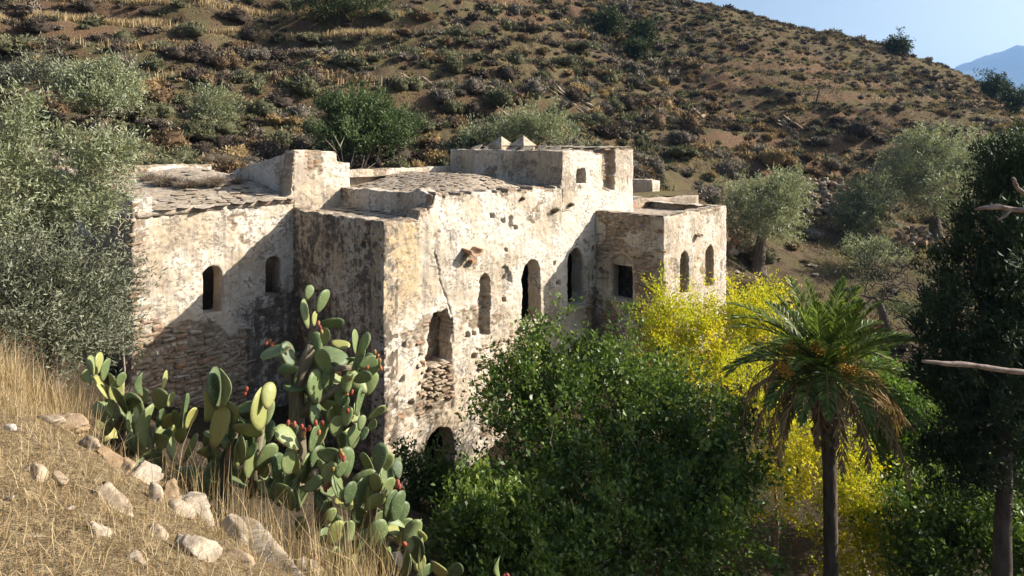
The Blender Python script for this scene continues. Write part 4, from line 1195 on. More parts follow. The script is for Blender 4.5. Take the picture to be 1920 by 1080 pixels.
rr = np.clip(np.exp(rng.normal(-.84, .46, len(xx))) * (1 + .35 * big) * (1.22 - .34 * right[ok]), .16, 1.4)
# drop those sitting inside a larger neighbour
order = np.argsort(-rr); keep = []; cell = {}
for i in order:
    cx, cy = int(xx[i] // 1.5), int(yy[i] // 1.5); good = True
    for a in (-1, 0, 1):
        for b in (-1, 0, 1):
            for j in cell.get((cx + a, cy + b), ()):
                if (xx[i] - xx[j]) ** 2 + (yy[i] - yy[j]) ** 2 < (.44 * (rr[i] + rr[j])) ** 2: good = False; break
            if not good: break
        if not good: break
    if good: cell.setdefault((cx, cy), []).append(i); keep.append(i)
keep = np.array(keep); xx, yy, rr = xx[keep], yy[keep], rr[keep]
gz_ = ground(xx, yy)
kf = fbm(xx * .07, yy * .07, seed=55) + .45 * rng.normal(size=len(xx)) * .8
kr = sstep(5, 25, xx - .15 * (yy - 50))
kind = np.where(kf < -.14, 1, np.where(kf < .0, 0, np.where(kf < .32, 2, 3)))
kind = np.where((kr > .5) & (rng.random(len(xx)) < .45), np.where(rng.random(len(xx)) < .55, 3, 0), kind)
kind = np.where(rng.random(len(xx)) < .07, 4, kind)
px_ = CXP + FPX * xx / yy; py_ = HORIZON - FPX * gz_ / yy
vis = (px_ > 0) & (px_ < 1920) & (py_ > 5) & (py_ < 560)
score = np.where(vis, rr / yy, 0)
first = set(np.argsort(-score)[:290].tolist())
PROTO = [[new_mesh('shrub', *(lambda t: (t[0], t[1]))(g_), SM[k_], dict(rnd=g_[2])) for g_ in [shrub_geo(1100, 2, .10, 100 + 10 * k_ + q, 5) for q in range(4)]] for k_ in range(5)]
LOWP = [shrub_geo(120, 1, .24, 300 + q, 1 + (q % 3 > 0)) for q in range(9)]
acc = {k_: ([], [], [], 0) for k_ in range(5)}
vb = [[] for _ in range(5)]; fb = [[] for _ in range(5)]; rb = [[] for _ in range(5)]; nb = [0] * 5
for i in range(len(xx)):
    k_ = int(kind[i]); a = rng.uniform(0, 6.283); fl = rng.uniform(.7, 1.15)
    if i in first:
        o = link('shrub', PROTO[k_][i % 4], None, (xx[i], yy[i], gz_[i] + .02 * rr[i]), (rng.normal(0, .12), rng.normal(0, .12), a), (rr[i], rr[i] * rng.uniform(.85, 1.15), rr[i] * fl))
        where = 'on the old terraces' if xx[i] < -6 and yy[i] > 45 else ('close behind the ruin' if xx[i] < 12 and yy[i] < 47 else ('on the slope above the olive trees' if xx[i] >= 12 and yy[i] < 60 else 'on the open upper hillside'))
        size = 'broad' if rr[i] > .78 else ('low' if fl < .88 else 'rounded')
        tag(o, KINDS[k_][1].replace('cushion', size + ' cushion').replace('bushy', size + ' bushy').replace('on the dry hillside', where), 'shrub', size + ' ' + KINDS[k_][0] + ' shrubs ' + where)
    else:
        v, f, r_ = LOWP[i % 9]
        c, s = math.cos(a), math.sin(a)
        w_ = v @ np.array([[c, s, 0], [-s, c, 0], [0, 0, fl]]) * rr[i] + np.array([xx[i], yy[i], gz_[i]])
        vb[k_].append(w_); fb[k_].append(f + nb[k_]); rb[k_].append(np.clip(r_ + rng.normal(0, .12), 0, 1)); nb[k_] += len(w_)
for k_ in range(5):
    if vb[k_]:
        o = link('scrub', new_mesh('scrub', np.concatenate(vb[k_]), np.concatenate(fb[k_]), SM[k_], dict(rnd=np.concatenate(rb[k_]))))
        tag(o, KINDS[k_][0] + '-coloured low scrub covering the hillside further off', 'scrub', None, 'stuff')


# ------------------------------------------------------------------ grass
def blades(p, h, w, lean, mat, name, label, cat='grass', seg=True):
    n = len(p); a = rng.uniform(0, 2 * math.pi, n); h = np.broadcast_to(h, (n,)); w = np.broadcast_to(w, (n,))
    la = rng.uniform(0, 2 * math.pi, n); ln = np.abs(rng.normal(0, 1, n)) * lean
    sd = np.stack([np.cos(a), np.sin(a), 0 * a], 1); ld = np.stack([np.cos(la), np.sin(la), 0 * la], 1)
    up = np.array([0, 0, 1.0])
    m = p + (up * .55 + ld * (ln * .35)[:, None]) * h[:, None]
    t = p + (up * (1 - .25 * np.clip(ln, 0, 1.6))[:, None] + ld * ln[:, None]) * h[:, None]
    W2 = (w * .5)[:, None]
    v = np.stack([p - sd * W2, p + sd * W2, m + sd * W2 * .75, m - sd * W2 * .75, t], 1).reshape(-1, 3)
    b = np.arange(n)[:, None] * 5
    f = np.concatenate([b + np.array([[0, 1, 2]]), b + np.array([[0, 2, 3]]), b + np.array([[3, 2, 4]])])
    o = link(name, new_mesh(name, v, f, mat, dict(rnd=np.repeat(rng.random(n), 5))))
    return tag(o, label, cat, None, 'stuff')


M['straw'] = leaf_mat('dry_straw', [(.19, .125, .062), (.31, .22, .11), (.43, .325, .175), (.53, .43, .265)], .25, .6, .2)
M['bracken'] = leaf_mat('dry_bracken', [(.13, .085, .045), (.19, .135, .072), (.25, .19, .105), (.32, .255, .15)], .25, .75, .1)
M['greengrass'] = leaf_mat('short_grass', [(.10, .10, .03), (.16, .155, .05), (.22, .20, .07), (.32, .26, .11)], .25, .7, .1)

n = 130000
x = rng.uniform(-9.5, 1.5, n); y = rng.uniform(1.9, 10.5, n)
patch = fbm(x * .8, y * .8, octs=3, seed=61)
okm = (y < crest(x) + .25 + .3 * patch) & (rng.random(n) < .55 + .9 * patch) & (x < .9)
x, y = x[okm], y[okm]
blades(np.stack([x, y, ground(x, y) - .01], 1), rng.gamma(2.0, .034, len(x)) + .025, .005, 1.1, M['straw'], 'dry_grass', 'short tangled dry grass covering the near slope')
# taller stands: on the left crest, and in front of the cactus
pts = []
for (cx, cy, sx, sy, k) in [(-6.7, 8.3, .8, .45, 1900), (-7.7, 9.2, 1.1, .6, 2200), (-2.0, 5.9, .22, .2, 130), (-1.35, 5.5, .22, .2, 230), (-2.75, 6.7, .22, .2, 110), (-1.1, 5.1, .15, .2, 120), (-3.6, 7.3, .2, .15, 40), (-7.2, 7.6, .8, .5, 800)]:
    pts.append(np.stack([rng.normal(cx, sx, k), rng.normal(cy, sy, k)], 1))
q = np.concatenate(pts)
blades(np.c_[q, ground(q[:, 0], q[:, 1]) - .02], rng.normal(.55, .16, len(q)).clip(.2, .95), .006, .32, M['straw'], 'tall_dry_grass', 'tall golden dry grass along the slope crest by the cactus')
# dry grass lining the terraces, and bracken over the upper hill
n = 140000
y = np.sqrt(rng.uniform(42 ** 2, 76 ** 2, n)); x = (rng.uniform(-60, 800, n) - CXP) / FPX * y
g0 = ground(x, y); sl = np.hypot(ground(x + .3, y) - g0, ground(x, y + .3) - g0) / .3
okm = (straw_terrace(x, y, g0) & (sl < .45) & (fbm(x * .3, y * .3, seed=63) > -.3)) | ((sl < .25) & (x < -2) & (rng.random(n) < .06))
x, y, g0 = x[okm], y[okm], g0[okm]
blades(np.stack([x, y, g0], 1), rng.uniform(.35, .95, len(x)), .06, .3, M['straw'], 'terrace_grass', 'strips of tall straw grass along the old terraces')
n = 120000
y = np.sqrt(rng.uniform(33 ** 2, 108 ** 2, n)); x = (rng.uniform(0, 2000, n) - CXP) / FPX * y
okm = (fbm(x * .15, y * .15, seed=64) + .25 * sstep(0, 30, x) + .15 * sstep(60, 90, y) > -.12) & ~in_house(x, y, .8) & (y + .35 * x > 33)
x, y = x[okm], y[okm]
blades(np.stack([x, y, ground(x, y) - .02], 1), rng.uniform(.10, .36, len(x)), .08, .7, M['bracken'], 'dry_bracken', 'dry orange bracken and grass over the hillside')
n = 26000
y = np.sqrt(rng.uniform(27 ** 2, 85 ** 2, n)); x = (rng.uniform(1150, 2000, n) - CXP) / FPX * y
g0 = ground(x, y); sl = np.hypot(ground(x + .3, y) - g0, ground(x, y + .3) - g0) / .3
okm = (sl < .35) & ~in_house(x, y, .5)
x, y, g0 = x[okm], y[okm], g0[okm]
blades(np.stack([x, y, g0 - .02], 1), rng.uniform(.08, .28, len(x)), .05, .6, M['greengrass'], 'short_grass', 'short green and straw grass under the olives')


# ------------------------------------------------------------------ rocks
def rock_mesh(seed, cuts=12, sub=3, mat='rock', rough=.12):
    g = np.random.default_rng(seed); v, f = ICO[sub]; v = v.copy()
    for _ in range(cuts):
        d = norm(g.normal(size=3) * np.array([1, 1, 1.3])); h = g.uniform(.42, .8); k = v @ d
        v -= np.maximum(k - h, 0)[:, None] * d
    v = v / np.abs(v).max(0)
    led = .05 * np.sign(np.sin(v[:, 2] * 13 + 2.5 * fbm(v[:, 0] * 2 + seed, v[:, 1] * 2, seed=3) + seed))
    v[:, :2] *= (1 + led)[:, None]
    crk = np.abs(fbm(v[:, 0] * 1.7 + seed, v[:, 1] * 1.7, v[:, 2] * 1.7, 3, seed=7))
    v *= (1 - .10 * sstep(.06, .0, crk))[:, None]
    v += rough * np.stack([fbm(v[:, 0] * 3 + seed, v[:, 1] * 3, v[:, 2] * 3, 3, seed=i) for i in (1, 2, 3)], 1)
    v += .035 * np.stack([fbm(v[:, 0] * 9 + seed, v[:, 1] * 9, v[:, 2] * 9, 3, seed=i + 20) for i in (1, 2, 3)], 1)
    return new_mesh('rock', v, f, M[mat])


def rock(label, px, py, d, rx, ry, rz, rot, mat='rock', seed=None, sink=.35, sub=4):
    sink = sink + .07
    """half-sizes in metres; sits where the ground is, d metres ahead"""
    p = ray_ground(px, py) if d is None else gnd(px, d)
    o = link('rock', rock_mesh(seed or rng.integers(1, 9999), mat=mat, sub=sub), None, p + np.array([0, 0, rz * (1 - 2 * sink)]), rot, (rx, ry, rz))
    return tag(o, label, 'rock')
rock('long pale rock ledge sloping down beside the tall golden grass', 490, 1040, None, .78, .20, .13, (R(10), R(3), R(-41)), 'palerock', 5, .32)
rock('weathered block at the upper end of the long ledge', 368, 958, None, .30, .13, .10, (R(8), R(6), R(-42)), 'palerock', 13, .32)
rock('rounded pale boulder set in the grass above the long ledge', 372, 1040, None, .22, .13, .09, (0, R(12), R(-35)), 'palerock', 17, .45)
rock('upright brown rock leaning at the edge of the cactus', 324, 938, None, .10, .09, .17, (R(8), R(-12), R(30)), 'rock', 23, .32)
rock('tilted pale flagstone leaning between grass and cactus', 268, 895, None, .26, .14, .09, (R(16), R(24), R(-40)), 'palerock', 31, .35)
rock('flat pale stone slab above the leaning brown rock', 195, 856, None, .25, .12, .06, (R(5), R(20), R(-36)), 'rock', 37, .38)
rock('cracked pale outcrop at the top of the near slope', 130, 806, None, .26, .18, .15, (0, R(16), R(-30)), 'rock', 41, .42)
rock('dark brown stone half buried in the straw', 62, 888, None, .13, .08, .07, (R(10), R(26), R(-30)), 'rock', 43, .42)
rock('flat pale stone lying in the short straw', 190, 1003, None, .13, .06, .03, (R(4), R(22), R(-38)), 'palerock', 47, .35)
rock('small bright white quartz stone on the straw', 18, 806, None, .065, .045, .035, (0, 0, R(15)), 'whiterock', 51, .3, 3)
rock('little pale stone near the bottom of the slope', 16, 940, None, .04, .03, .028, (0, 0, 0), 'palerock', 53, .25, 3)
rock('small tan stone lying among the short straw stems', 132, 957, None, .028, .024, .024, (0, 0, 1), 'palerock', 59, .25, 3)
for px, py, lx, lz, rz_, lab in [(340, 962, .16, .06, -30, 'thin tan slab wedged under the upper end of the long ledge'), (432, 1000, .24, .09, -46, 'broken slab in the middle of the long ledge'), (585, 1078, .26, .10, -38, 'lowest broken slab of the long ledge'), (450, 1050, .15, .06, -20, 'flat brown stone in the straw below the long ledge'),
                                 (235, 880, .16, .07, -40, 'brown slab lying between the flat slab and the tilted flagstone'), (160, 838, .18, .08, -30, 'tan ledge stone below the cracked outcrop'), (95, 792, .16, .07, -15, 'low tan stone beside the cracked outcrop'), (300, 1005, .14, .04, -30, 'flat tan stone sunk in the straw'), (110, 900, .10, .035, -30, 'thin stone sliver near the dark brown stone'), (290, 935, .14, .07, -50, 'short brown block at the foot of the upright rock'), (60, 1010, .07, .025, 10, 'small flat stone in the lower straw'), (255, 1050, .08, .03, -15, 'sunken pale stone near the rounded boulder')]:
    rock(lab, px, py, None, lx, lx * .5, lz, (R(rng.normal(5, 5)), R(rng.normal(10, 6)), R(rz_)), 'rock' if 'brown' in lab or 'tan' in lab else 'palerock', 200 + px, .36, 3)
rock('grey stone at the foot of the large cactus', 555, 905, None, .30, .22, .16, (0, 0, R(20)), 'rock', 61, .4)
rock('pale broken rock below the lowest cactus pads', 740, 1055, None, .22, .18, .15, (0, R(15), R(-30)), 'palerock', 67, .4)
rock('buried brown rock ledge in the middle of the straw slope', 228, 958, None, .34, .10, .06, (R(4), R(24), R(-40)), 'rock', 71, .5)
for px, py in ((1520, 498), (1529, 517), (1380, 512)):
    rock(('broad pale fallen stone on the shaded bank under the olives' if px == 1520 else 'small pale stone just below the broad fallen one on the shaded bank') if px != 1380 else 'grey stone beside the roots of the gnarled olive', px, py, None, .42 if px == 1520 else .24, .2, .12, (0, 0, R(10 * (px % 7))), 'palerock', px, .3, 3)
OUTM = [(rock_mesh(900 + q, 8, 3, 'palerock', .10), rock_mesh(930 + q, 8, 3, 'rock', .10)) for q in range(5)]
# slanting slabs of bare rock breaking out of the hill
for i, (px, py, L, w_, lab) in enumerate([(1062, 182, 2.6, .45, 'longest slanting bare rock rib below the open hillside'), (1092, 190, 2.8, .5, 'slanting pale rock rib right beside the longest rib'), (948, 178, 1.9, .6, 'short pale rock outcrop among grey scrub above the chimney caps'),
                                          (1120, 212, 1.6, .4, 'low end of the slanting rock ribs above the upper block'), (1262, 205, 2.4, .9, 'bare earthy rock face under the green path'), (1310, 225, 2.4, .9, 'crumbling orange earth bank with slabs of rock'),
                                          (1470, 235, 2.3, .5, 'slanting layered rock below the leaning bare tree'), (1490, 250, 2.0, .4, 'thin slanting rock layer on the eroded bank'), (775, 150, 1.6, .7, 'orange bare patch of rock above the wide green shrub'), (660, 110, 1.2, .7, 'grey scree rocks below the big dark tree')]):
    p = ray_ground(px, py); e = thing('rock_outcrop', lab, 'rock', p)
    for j in range(6):                                       # layered slabs dipping to the right
        q = rng.normal(0, 1, 2) * np.array([L * .28, w_ * .6]); x_, y_ = p[0] + q[0], p[1] + q[1]
        zg = float(ground(x_, y_))
        link('rock_slab', OUTM[(i + j) % 5][int(i in (4, 5, 8) or j % 3 == 0)], e, np.array([x_, y_, zg - .06]) - p, (R(rng.normal(20, 6)), R(rng.normal(32, 6)), R(rng.normal(5, 8))), (L * rng.uniform(.25, .6), w_ * rng.uniform(.2, .45), w_ * rng.uniform(.18, .32)))
# grey rubble heap between the olives, and the dry-stone bank
for nm, lab, (x0, x1, y0, y1), d, k in [('rubble_heap', 'heap of grey rubble stones between the olive trees', (1515, 1600, 338, 402), 44.5, 240), ('dry_stone_wall', 'tumbled dry-stone retaining wall behind the right wing', (1368, 1410, 430, 482), 37.5, 60), ('dry_stone_wall', 'low stone terrace wall beneath the tallest olive', (1690, 1770, 425, 462), 42, 50),
                                        ('dry_stone_wall', 'line of pale fallen wall stones on the left hillside', (500, 600, 140, 152), 44, 26)]:
    c = ray_ground((x0 + x1) / 2, y1)
    e = thing(nm, lab, 'rubble' if nm == 'rubble_heap' else 'stone wall', c)
    for j in range(k):
        px, py = rng.uniform(x0, x1), rng.uniform(y0, y1)
        t = (y1 - py) / (y1 - y0)
        p = np.array([(px - CXP) / FPX * c[1], c[1] + .6 * t + rng.normal(0, .15), c[2] + t * (y1 - y0) * c[1] / FPX])
        if nm == 'rubble_heap': p[1] += 1.0 * t; p[0] *= 1.0
        p[2] = max(p[2], float(ground(p[0], p[1])) + .03)
        s_ = rng.uniform(.09, .22)
        o = link('stone', STONES[j % 9], e, p - c, (rng.normal(0, .3), rng.normal(0, .3), rng.uniform(0, 3)), (s_ * 2.2, s_ * 1.8, s_ * 1.4))


# ------------------------------------------------------------------ prickly pears
def pad_mat():
    t = NT('cactus_pad')
    r = t.n('ShaderNodeObjectInfo').outputs['Random']
    c = t.ramp(r, [(0, (.06, .095, .04)), (.3, (.105, .15, .058)), (.6, (.165, .21, .082)), (.85, (.22, .255, .092)), (1, (.31, .30, .09))])
    n = t.noise(5, 5, .6, t.pos(obj=True)); n2 = t.noise(22, 4, .6, t.pos(obj=True))
    c = t.mix(t.math('MULTIPLY', t.rampf(n, .55, .75), .6), c, (.24, .22, .10))
    v = t.voro(13.0, t.pos((1, .05, 1), True))
    dot = t.rampf(v, .22, .12)
    c = t.mix(t.math('MULTIPLY', dot, .85), c, (.40, .37, .22))
    c = t.mix(t.rampf(n2, .63, .70), c, (.20, .16, .10))
    lowr = t.n('ShaderNodeSeparateXYZ'); t.l(t.pos(obj=True), lowr.inputs[0])
    c = t.mix(t.math('MULTIPLY', t.rampf(t.math('ADD', lowr.outputs[2], t.math('MULTIPLY', n2, .35)), .36, .20), .8), c, (.21, .17, .10))
    c = t.mix(t.math('MULTIPLY', t.rampf(t.noise(2.2, 3, .5, t.pos(obj=True)), .5, .7), .45), c, (.26, .27, .12))
    return t.done(t.bsdf(c, .5, .35, t.bump(t.math('ADD', dot, t.math('MULTIPLY', n, .6)), .012, .7)))
M['pad'] = pad_mat()
M['cstem'] = bark_mat('cactus_stem', (.10, .085, .055), (.27, .225, .15), 14)
t = NT('cactus_fruit'); r = t.n('ShaderNodeObjectInfo').outputs['Random']
M['fruit'] = t.done(t.bsdf(t.ramp(r, [(0, (.22, .035, .03)), (.5, (.32, .075, .04)), (.8, (.36, .14, .05)), (1, (.28, .21, .06))]), .5, .35, t.bump(t.noise(60, 2, .5, t.pos(obj=True)), .005, .6)))


def pad_mesh(seed):
    g = np.random.default_rng(seed); nu, nr = 22, 4
    bend = g.normal(0, .10); curl = g.normal(0, .08); V = []; Fs = []
    ang = np.arange(nu) * 2 * math.pi / nu
    zc = .5 - .5 * np.cos(ang)                          # 0 base .. 1 tip
    wid = .36 * np.sin(ang) * (1 - .28 * np.cos(ang + math.pi) * -1)
    wid = np.sin(ang) * (.20 + .15 * zc) * 1.08
    wid = wid * (1 + .05 * vnoise(ang * 1.3 + seed, ang * 0, seed=seed))
    for side in (1, -1):
        for q in range(nr):
            k = 1 - q / nr * .999
            x = wid * k; z = .5 + (zc - .5) * k
            th = .028 * math.sqrt(max(1 - k * k, 0)) + .010
            y = side * th + bend * (z - .4) ** 2 * 2 - bend * .3 + curl * x * x * 6 + .004 * vnoise(x * 9 + seed, z * 9, seed=seed)
            V.append(np.stack([x, y, z], 1))
    V = np.concatenate(V); half = nr * nu
    for sgn, o0 in ((0, 0), (1, half)):
        for q in range(nr - 1):
            for i in range(nu):
                j = (i + 1) % nu; a = (o0 + q * nu + i, o0 + q * nu + j, o0 + (q + 1) * nu + j, o0 + (q + 1) * nu + i)
                Fs.append(a if sgn else a[::-1])
        cap = tuple(o0 + (nr - 1) * nu + i for i in range(nu)); Fs.append(cap if sgn else cap[::-1])
    for i in range(nu):
        j = (i + 1) % nu; Fs.append((i, j, half + j, half + i))
    return new_mesh('pad', V, Fs, M['pad'], None, True)
PADS = [pad_mesh(i) for i in range(7)]
v, f = ICO[2]; vf = v * np.array([.40, .40, .62]); vf[:, 2] = np.minimum(vf[:, 2], .5); FRUIT = new_mesh('fruit', vf, f, M['fruit'], None, True)


def put_pad(e, xb, yb, xt, yt, w, d, dep=None):
    b = P(xb, yb, d); tp = P(xt, yt, d + (rng.normal(0, .07) if dep is None else dep))
    ax = tp - b; L = np.linalg.norm(ax); ax = ax / L
    full = .66 * L
    app = min(w * d / FPX, full * .98)
    if w * d / FPX > full: full = w * d / FPX
    view = norm((b + tp) / 2)
    nrm = norm(-view + ax * (view @ ax))
    yaw = math.acos(max(min(app / full, 1), .12)) * (1 if rng.random() < .62 else -1)
    sdv = np.cross(ax, nrm)
    nr2 = nrm * math.cos(yaw) + sdv * math.sin(yaw); sd2 = np.cross(nr2, ax)
    m = Matrix(np.stack([sd2 * full / .66 , nr2 * min(L, .55), ax * L], 1).tolist()).to_4x4()
    o = link('pad', PADS[rng.integers(7)], e); m.translation = Vector(b - np.array(e.location)); o.matrix_local = m
    return b, tp, sd2 * full * .5


def put_fruit(e, px, py, d, s=.066, tilt=None):
    p = P(px, py, d)
    o = link('fruit', FRUIT, e, p - np.array(e.location), (rng.normal(0, .35), rng.normal(0, .35), rng.uniform(0, 6)), (s * .85, s * .85, s))


def cactus(label, pads, fruits, d, stems=(), filler=()):
    bx = np.mean([q[0] for q in pads]); e = thing('prickly_pear', label, 'cactus', gnd(bx, d), 'prickly pears on the near slope')
    for q in pads:
        put_pad(e, *q[:5], d + (q[5] if len(q) > 5 else 0) + rng.normal(0, .10))
    for (px, py) in fruits:
        put_fruit(e, px, py, d - .14 + rng.normal(0, .03))
    for st in stems:
        b = MB(); pts = [P(x, y, d + .1) for x, y, _ in st]; b.tube(pts, [r for _, _, r in st], 9)
        v, f = b.arrays(); part('stem', v, f, M['cstem'], e, None, True)
    for (x0, x1, y0, y1, k) in filler:      # older pads deep inside the clump
        for _ in range(k):
            x, y = rng.uniform(x0, x1), rng.uniform(y0, y1); h = rng.uniform(26, 60); a = rng.normal(0, .5)
            put_pad(e, x, y + h / 2, x + h * math.sin(a), y + h / 2 - h * math.cos(a), rng.uniform(12, 36), d + rng.uniform(-.05, .7))
    return e


def vp(x, y0, y1, w, lean=0, dd=0): return (x - lean / 2, y1, x + lean / 2, y0, w, dd)      # upright pad
def hp(x0, x1, y0, y1, w, dd=0): return (x0, y0, x1, y1, w, dd)                            # pad from (x0,y0) to (x1,y1)
cactus('small pale prickly pear cluster at the olive end of the slope',
       [vp(172, 666, 704, 13, -5), vp(185, 660, 702, 14, 4), vp(197, 672, 716, 15, 8), vp(164, 694, 718, 20, -14), hp(202, 178, 748, 702, 14), vp(205, 697, 737, 9, 2), vp(226, 698, 726, 18, 6),
        vp(217, 712, 758, 28, 2), vp(252, 735, 802, 30, -20), vp(200, 786, 818, 26, 6), vp(231, 776, 812, 10, 0), vp(207, 750, 782, 18, -8), vp(223, 754, 792, 18, 5)], [],
       8.9, [((240, 860, .06), (225, 800, .05), (215, 755, .04))], [(180, 245, 745, 840, 12)])
cactus('olive-tinted prickly pear behind the upright brown rock',
       [vp(279, 755, 842, 24, 6), vp(272, 728, 758, 14, -4), vp(265, 698, 742, 13, -4), vp(299, 728, 768, 31, 4), vp(308, 694, 732, 9, 8), vp(319, 734, 764, 13, 6), vp(299, 764, 802, 14, 6), vp(332, 768, 804, 17, 0),
        vp(344, 740, 802, 10, 2), vp(356, 764, 806, 20, 8), vp(313, 804, 830, 18, 6), vp(299, 810, 848, 27, 2), vp(296, 843, 893, 31, -8), vp(270, 813, 858, 30, -12), vp(253, 790, 818, 16, -4)], [],
       8.6, [((285, 900, .07), (280, 850, .06), (285, 800, .045))], [(250, 350, 775, 885, 16)])
cactus('dense prickly pear with broad dark pads in the middle of the slope',
       [vp(388, 730, 792, 28, 4), vp(405, 688, 768, 24, -4), vp(416, 690, 766, 10, 6), vp(410, 758, 842, 36, 26), vp(397, 860, 926, 33, 4), vp(380, 904, 938, 22, -14), vp(421, 903, 932, 18, 4), vp(424, 836, 902, 33, 8),
        vp(431, 748, 802, 20, 0), vp(433, 788, 842, 13, 2), vp(453, 820, 872, 15, 6), hp(452, 482, 858, 838, 20), hp(434, 478, 778, 764, 24), vp(488, 732, 806, 34, -10), hp(432, 494, 800, 812, 24), vp(494, 735, 798, 35, -6),
        vp(504, 716, 768, 28, 8), hp(438, 478, 768, 762, 22), vp(449, 818, 876, 14, 4), hp(478, 516, 882, 832, 30), vp(475, 770, 810, 26, -8), vp(470, 850, 900, 26, 4)],
       [(462, 730), (459, 738)], 8.3, [((420, 950, .08), (425, 880, .07), (440, 810, .05)), ((470, 930, .07), (480, 860, .06), (490, 800, .045))], [(375, 525, 775, 925, 34)])
cactus('tall tree-like prickly pear with woody stem and many red fruits',
       [vp(579, 534, 562, 18, 8), vp(574, 560, 616, 13, -8), vp(605, 543, 588, 20, 22), vp(590, 583, 612, 10, 2), hp(595, 646, 608, 604, 20), vp(592, 622, 660, 28, -10), vp(610, 614, 648, 20, 4), hp(620, 656, 640, 650, 18),
        hp(598, 652, 652, 680, 30), vp(665, 617, 664, 12, -4), vp(681, 622, 668, 18, 14), hp(670, 710, 686, 674, 26), hp(664, 696, 716, 700, 28), vp(656, 678, 708, 16, 10), vp(652, 700, 738, 27, 4), vp(672, 725, 780, 15, 4),
        hp(690, 720, 788, 758, 17), vp(592, 698, 756, 32, -12), vp(607, 653, 702, 30, -10), hp(598, 648, 752, 778, 22), vp(590, 753, 798, 22, 2), vp(622, 762, 794, 36, 0), vp(663, 797, 843, 25, 4), vp(678, 778, 808, 16, 8),
        vp(682, 800, 826, 18, 8), hp(574, 530, 728, 724, 16), hp(545, 490, 652, 664, 24), hp(560, 522, 690, 696, 22), vp(507, 716, 752, 22, -6), vp(540, 640, 690, 26, -16), vp(640, 725, 765, 28, 6), vp(565, 690, 735, 26, -6),
        hp(600, 640, 690, 716, 24), vp(630, 780, 820, 28, -4), vp(600, 790, 835, 28, 0), vp(650, 760, 800, 24, 6)],
       [(600, 614), (603, 622), (597, 606), (703, 660), (708, 668), (712, 676), (714, 690), (657, 708), (655, 715), (660, 735), (650, 738), (652, 770), (506, 640), (511, 645), (500, 642), (637, 700), (688, 690)],
       9.0, [((560, 890, .13), (556, 800, .11), (556, 735, .10), (572, 680, .09), (585, 645, .06)), ((556, 760, .08), (540, 700, .07), (530, 670, .05)), ((558, 780, .08), (610, 740, .06), (650, 720, .05)), ((570, 700, .06), (620, 690, .05), (660, 690, .04))], [(540, 690, 660, 850, 28)])
cactus('sprawling prickly pear below the tall one with ripe fruits along its pads',
       [hp(560, 518, 842, 800, 30), vp(587, 798, 848, 18, 6), vp(551, 838, 892, 24, -6), vp(579, 843, 907, 20, 22), vp(594, 863, 908, 22, 18), hp(568, 604, 920, 896, 26), vp(561, 888, 958, 14, -2), hp(594, 638, 848, 856, 34), vp(617, 863, 918, 35, 10),
        vp(640, 864, 896, 30, 8), vp(634, 890, 940, 22, -22), hp(625, 664, 938, 946, 34), vp(675, 895, 958, 25, 10), hp(660, 708, 900, 892, 32), vp(704, 888, 922, 28, 6), vp(726, 895, 932, 36, 6), vp(712, 830, 882, 31, 4), vp(722, 848, 887, 32, 14),
        hp(684, 720, 956, 928, 26), vp(746, 922, 982, 27, 10), vp(730, 920, 972, 20, 16), vp(755, 940, 984, 24, 12), vp(604, 918, 962, 24, -4), vp(655, 905, 950, 26, 4), vp(540, 845, 890, 28, -4), vp(520, 850, 900, 24, -8), hp(520, 560, 815, 800, 26)],
       [(540, 793), (552, 795), (566, 800), (572, 806), (580, 803), (592, 793), (604, 793), (598, 811), (570, 815), (524, 827), (534, 832), (638, 846), (642, 852), (645, 860), (624, 880), (616, 908), (610, 918), (746, 905), (744, 912), (749, 912), (638, 855)],
       7.9, [((600, 990, .08), (600, 930, .07), (590, 880, .05)), ((690, 1000, .07), (700, 950, .06), (715, 900, .04))], [(520, 750, 860, 990, 36)])
cactus('lowest prickly pear clump at the foot of the grassy slope',
       [vp(710, 976, 1028, 39, -8), hp(722, 762, 990, 998, 20), vp(775, 972, 1038, 36, 14), vp(789, 1008, 1068, 8, 4), hp(836, 868, 1078, 1062, 26), hp(808, 836, 1052, 1082, 20), vp(608, 988, 1024, 30, 6), vp(757, 985, 1030, 24, -6), vp(690, 990, 1030, 28, -6), vp(655, 975, 1020, 26, 0), vp(935, 1045, 1084, 9, -4), hp(780, 812, 1080, 1062, 18)],
       [(593, 1046), (605, 1056), (759, 1020), (945, 1082), (952, 1080)], 7.2, [((720, 1070, .07), (715, 1030, .05))], [(600, 790, 965, 1060, 26)])


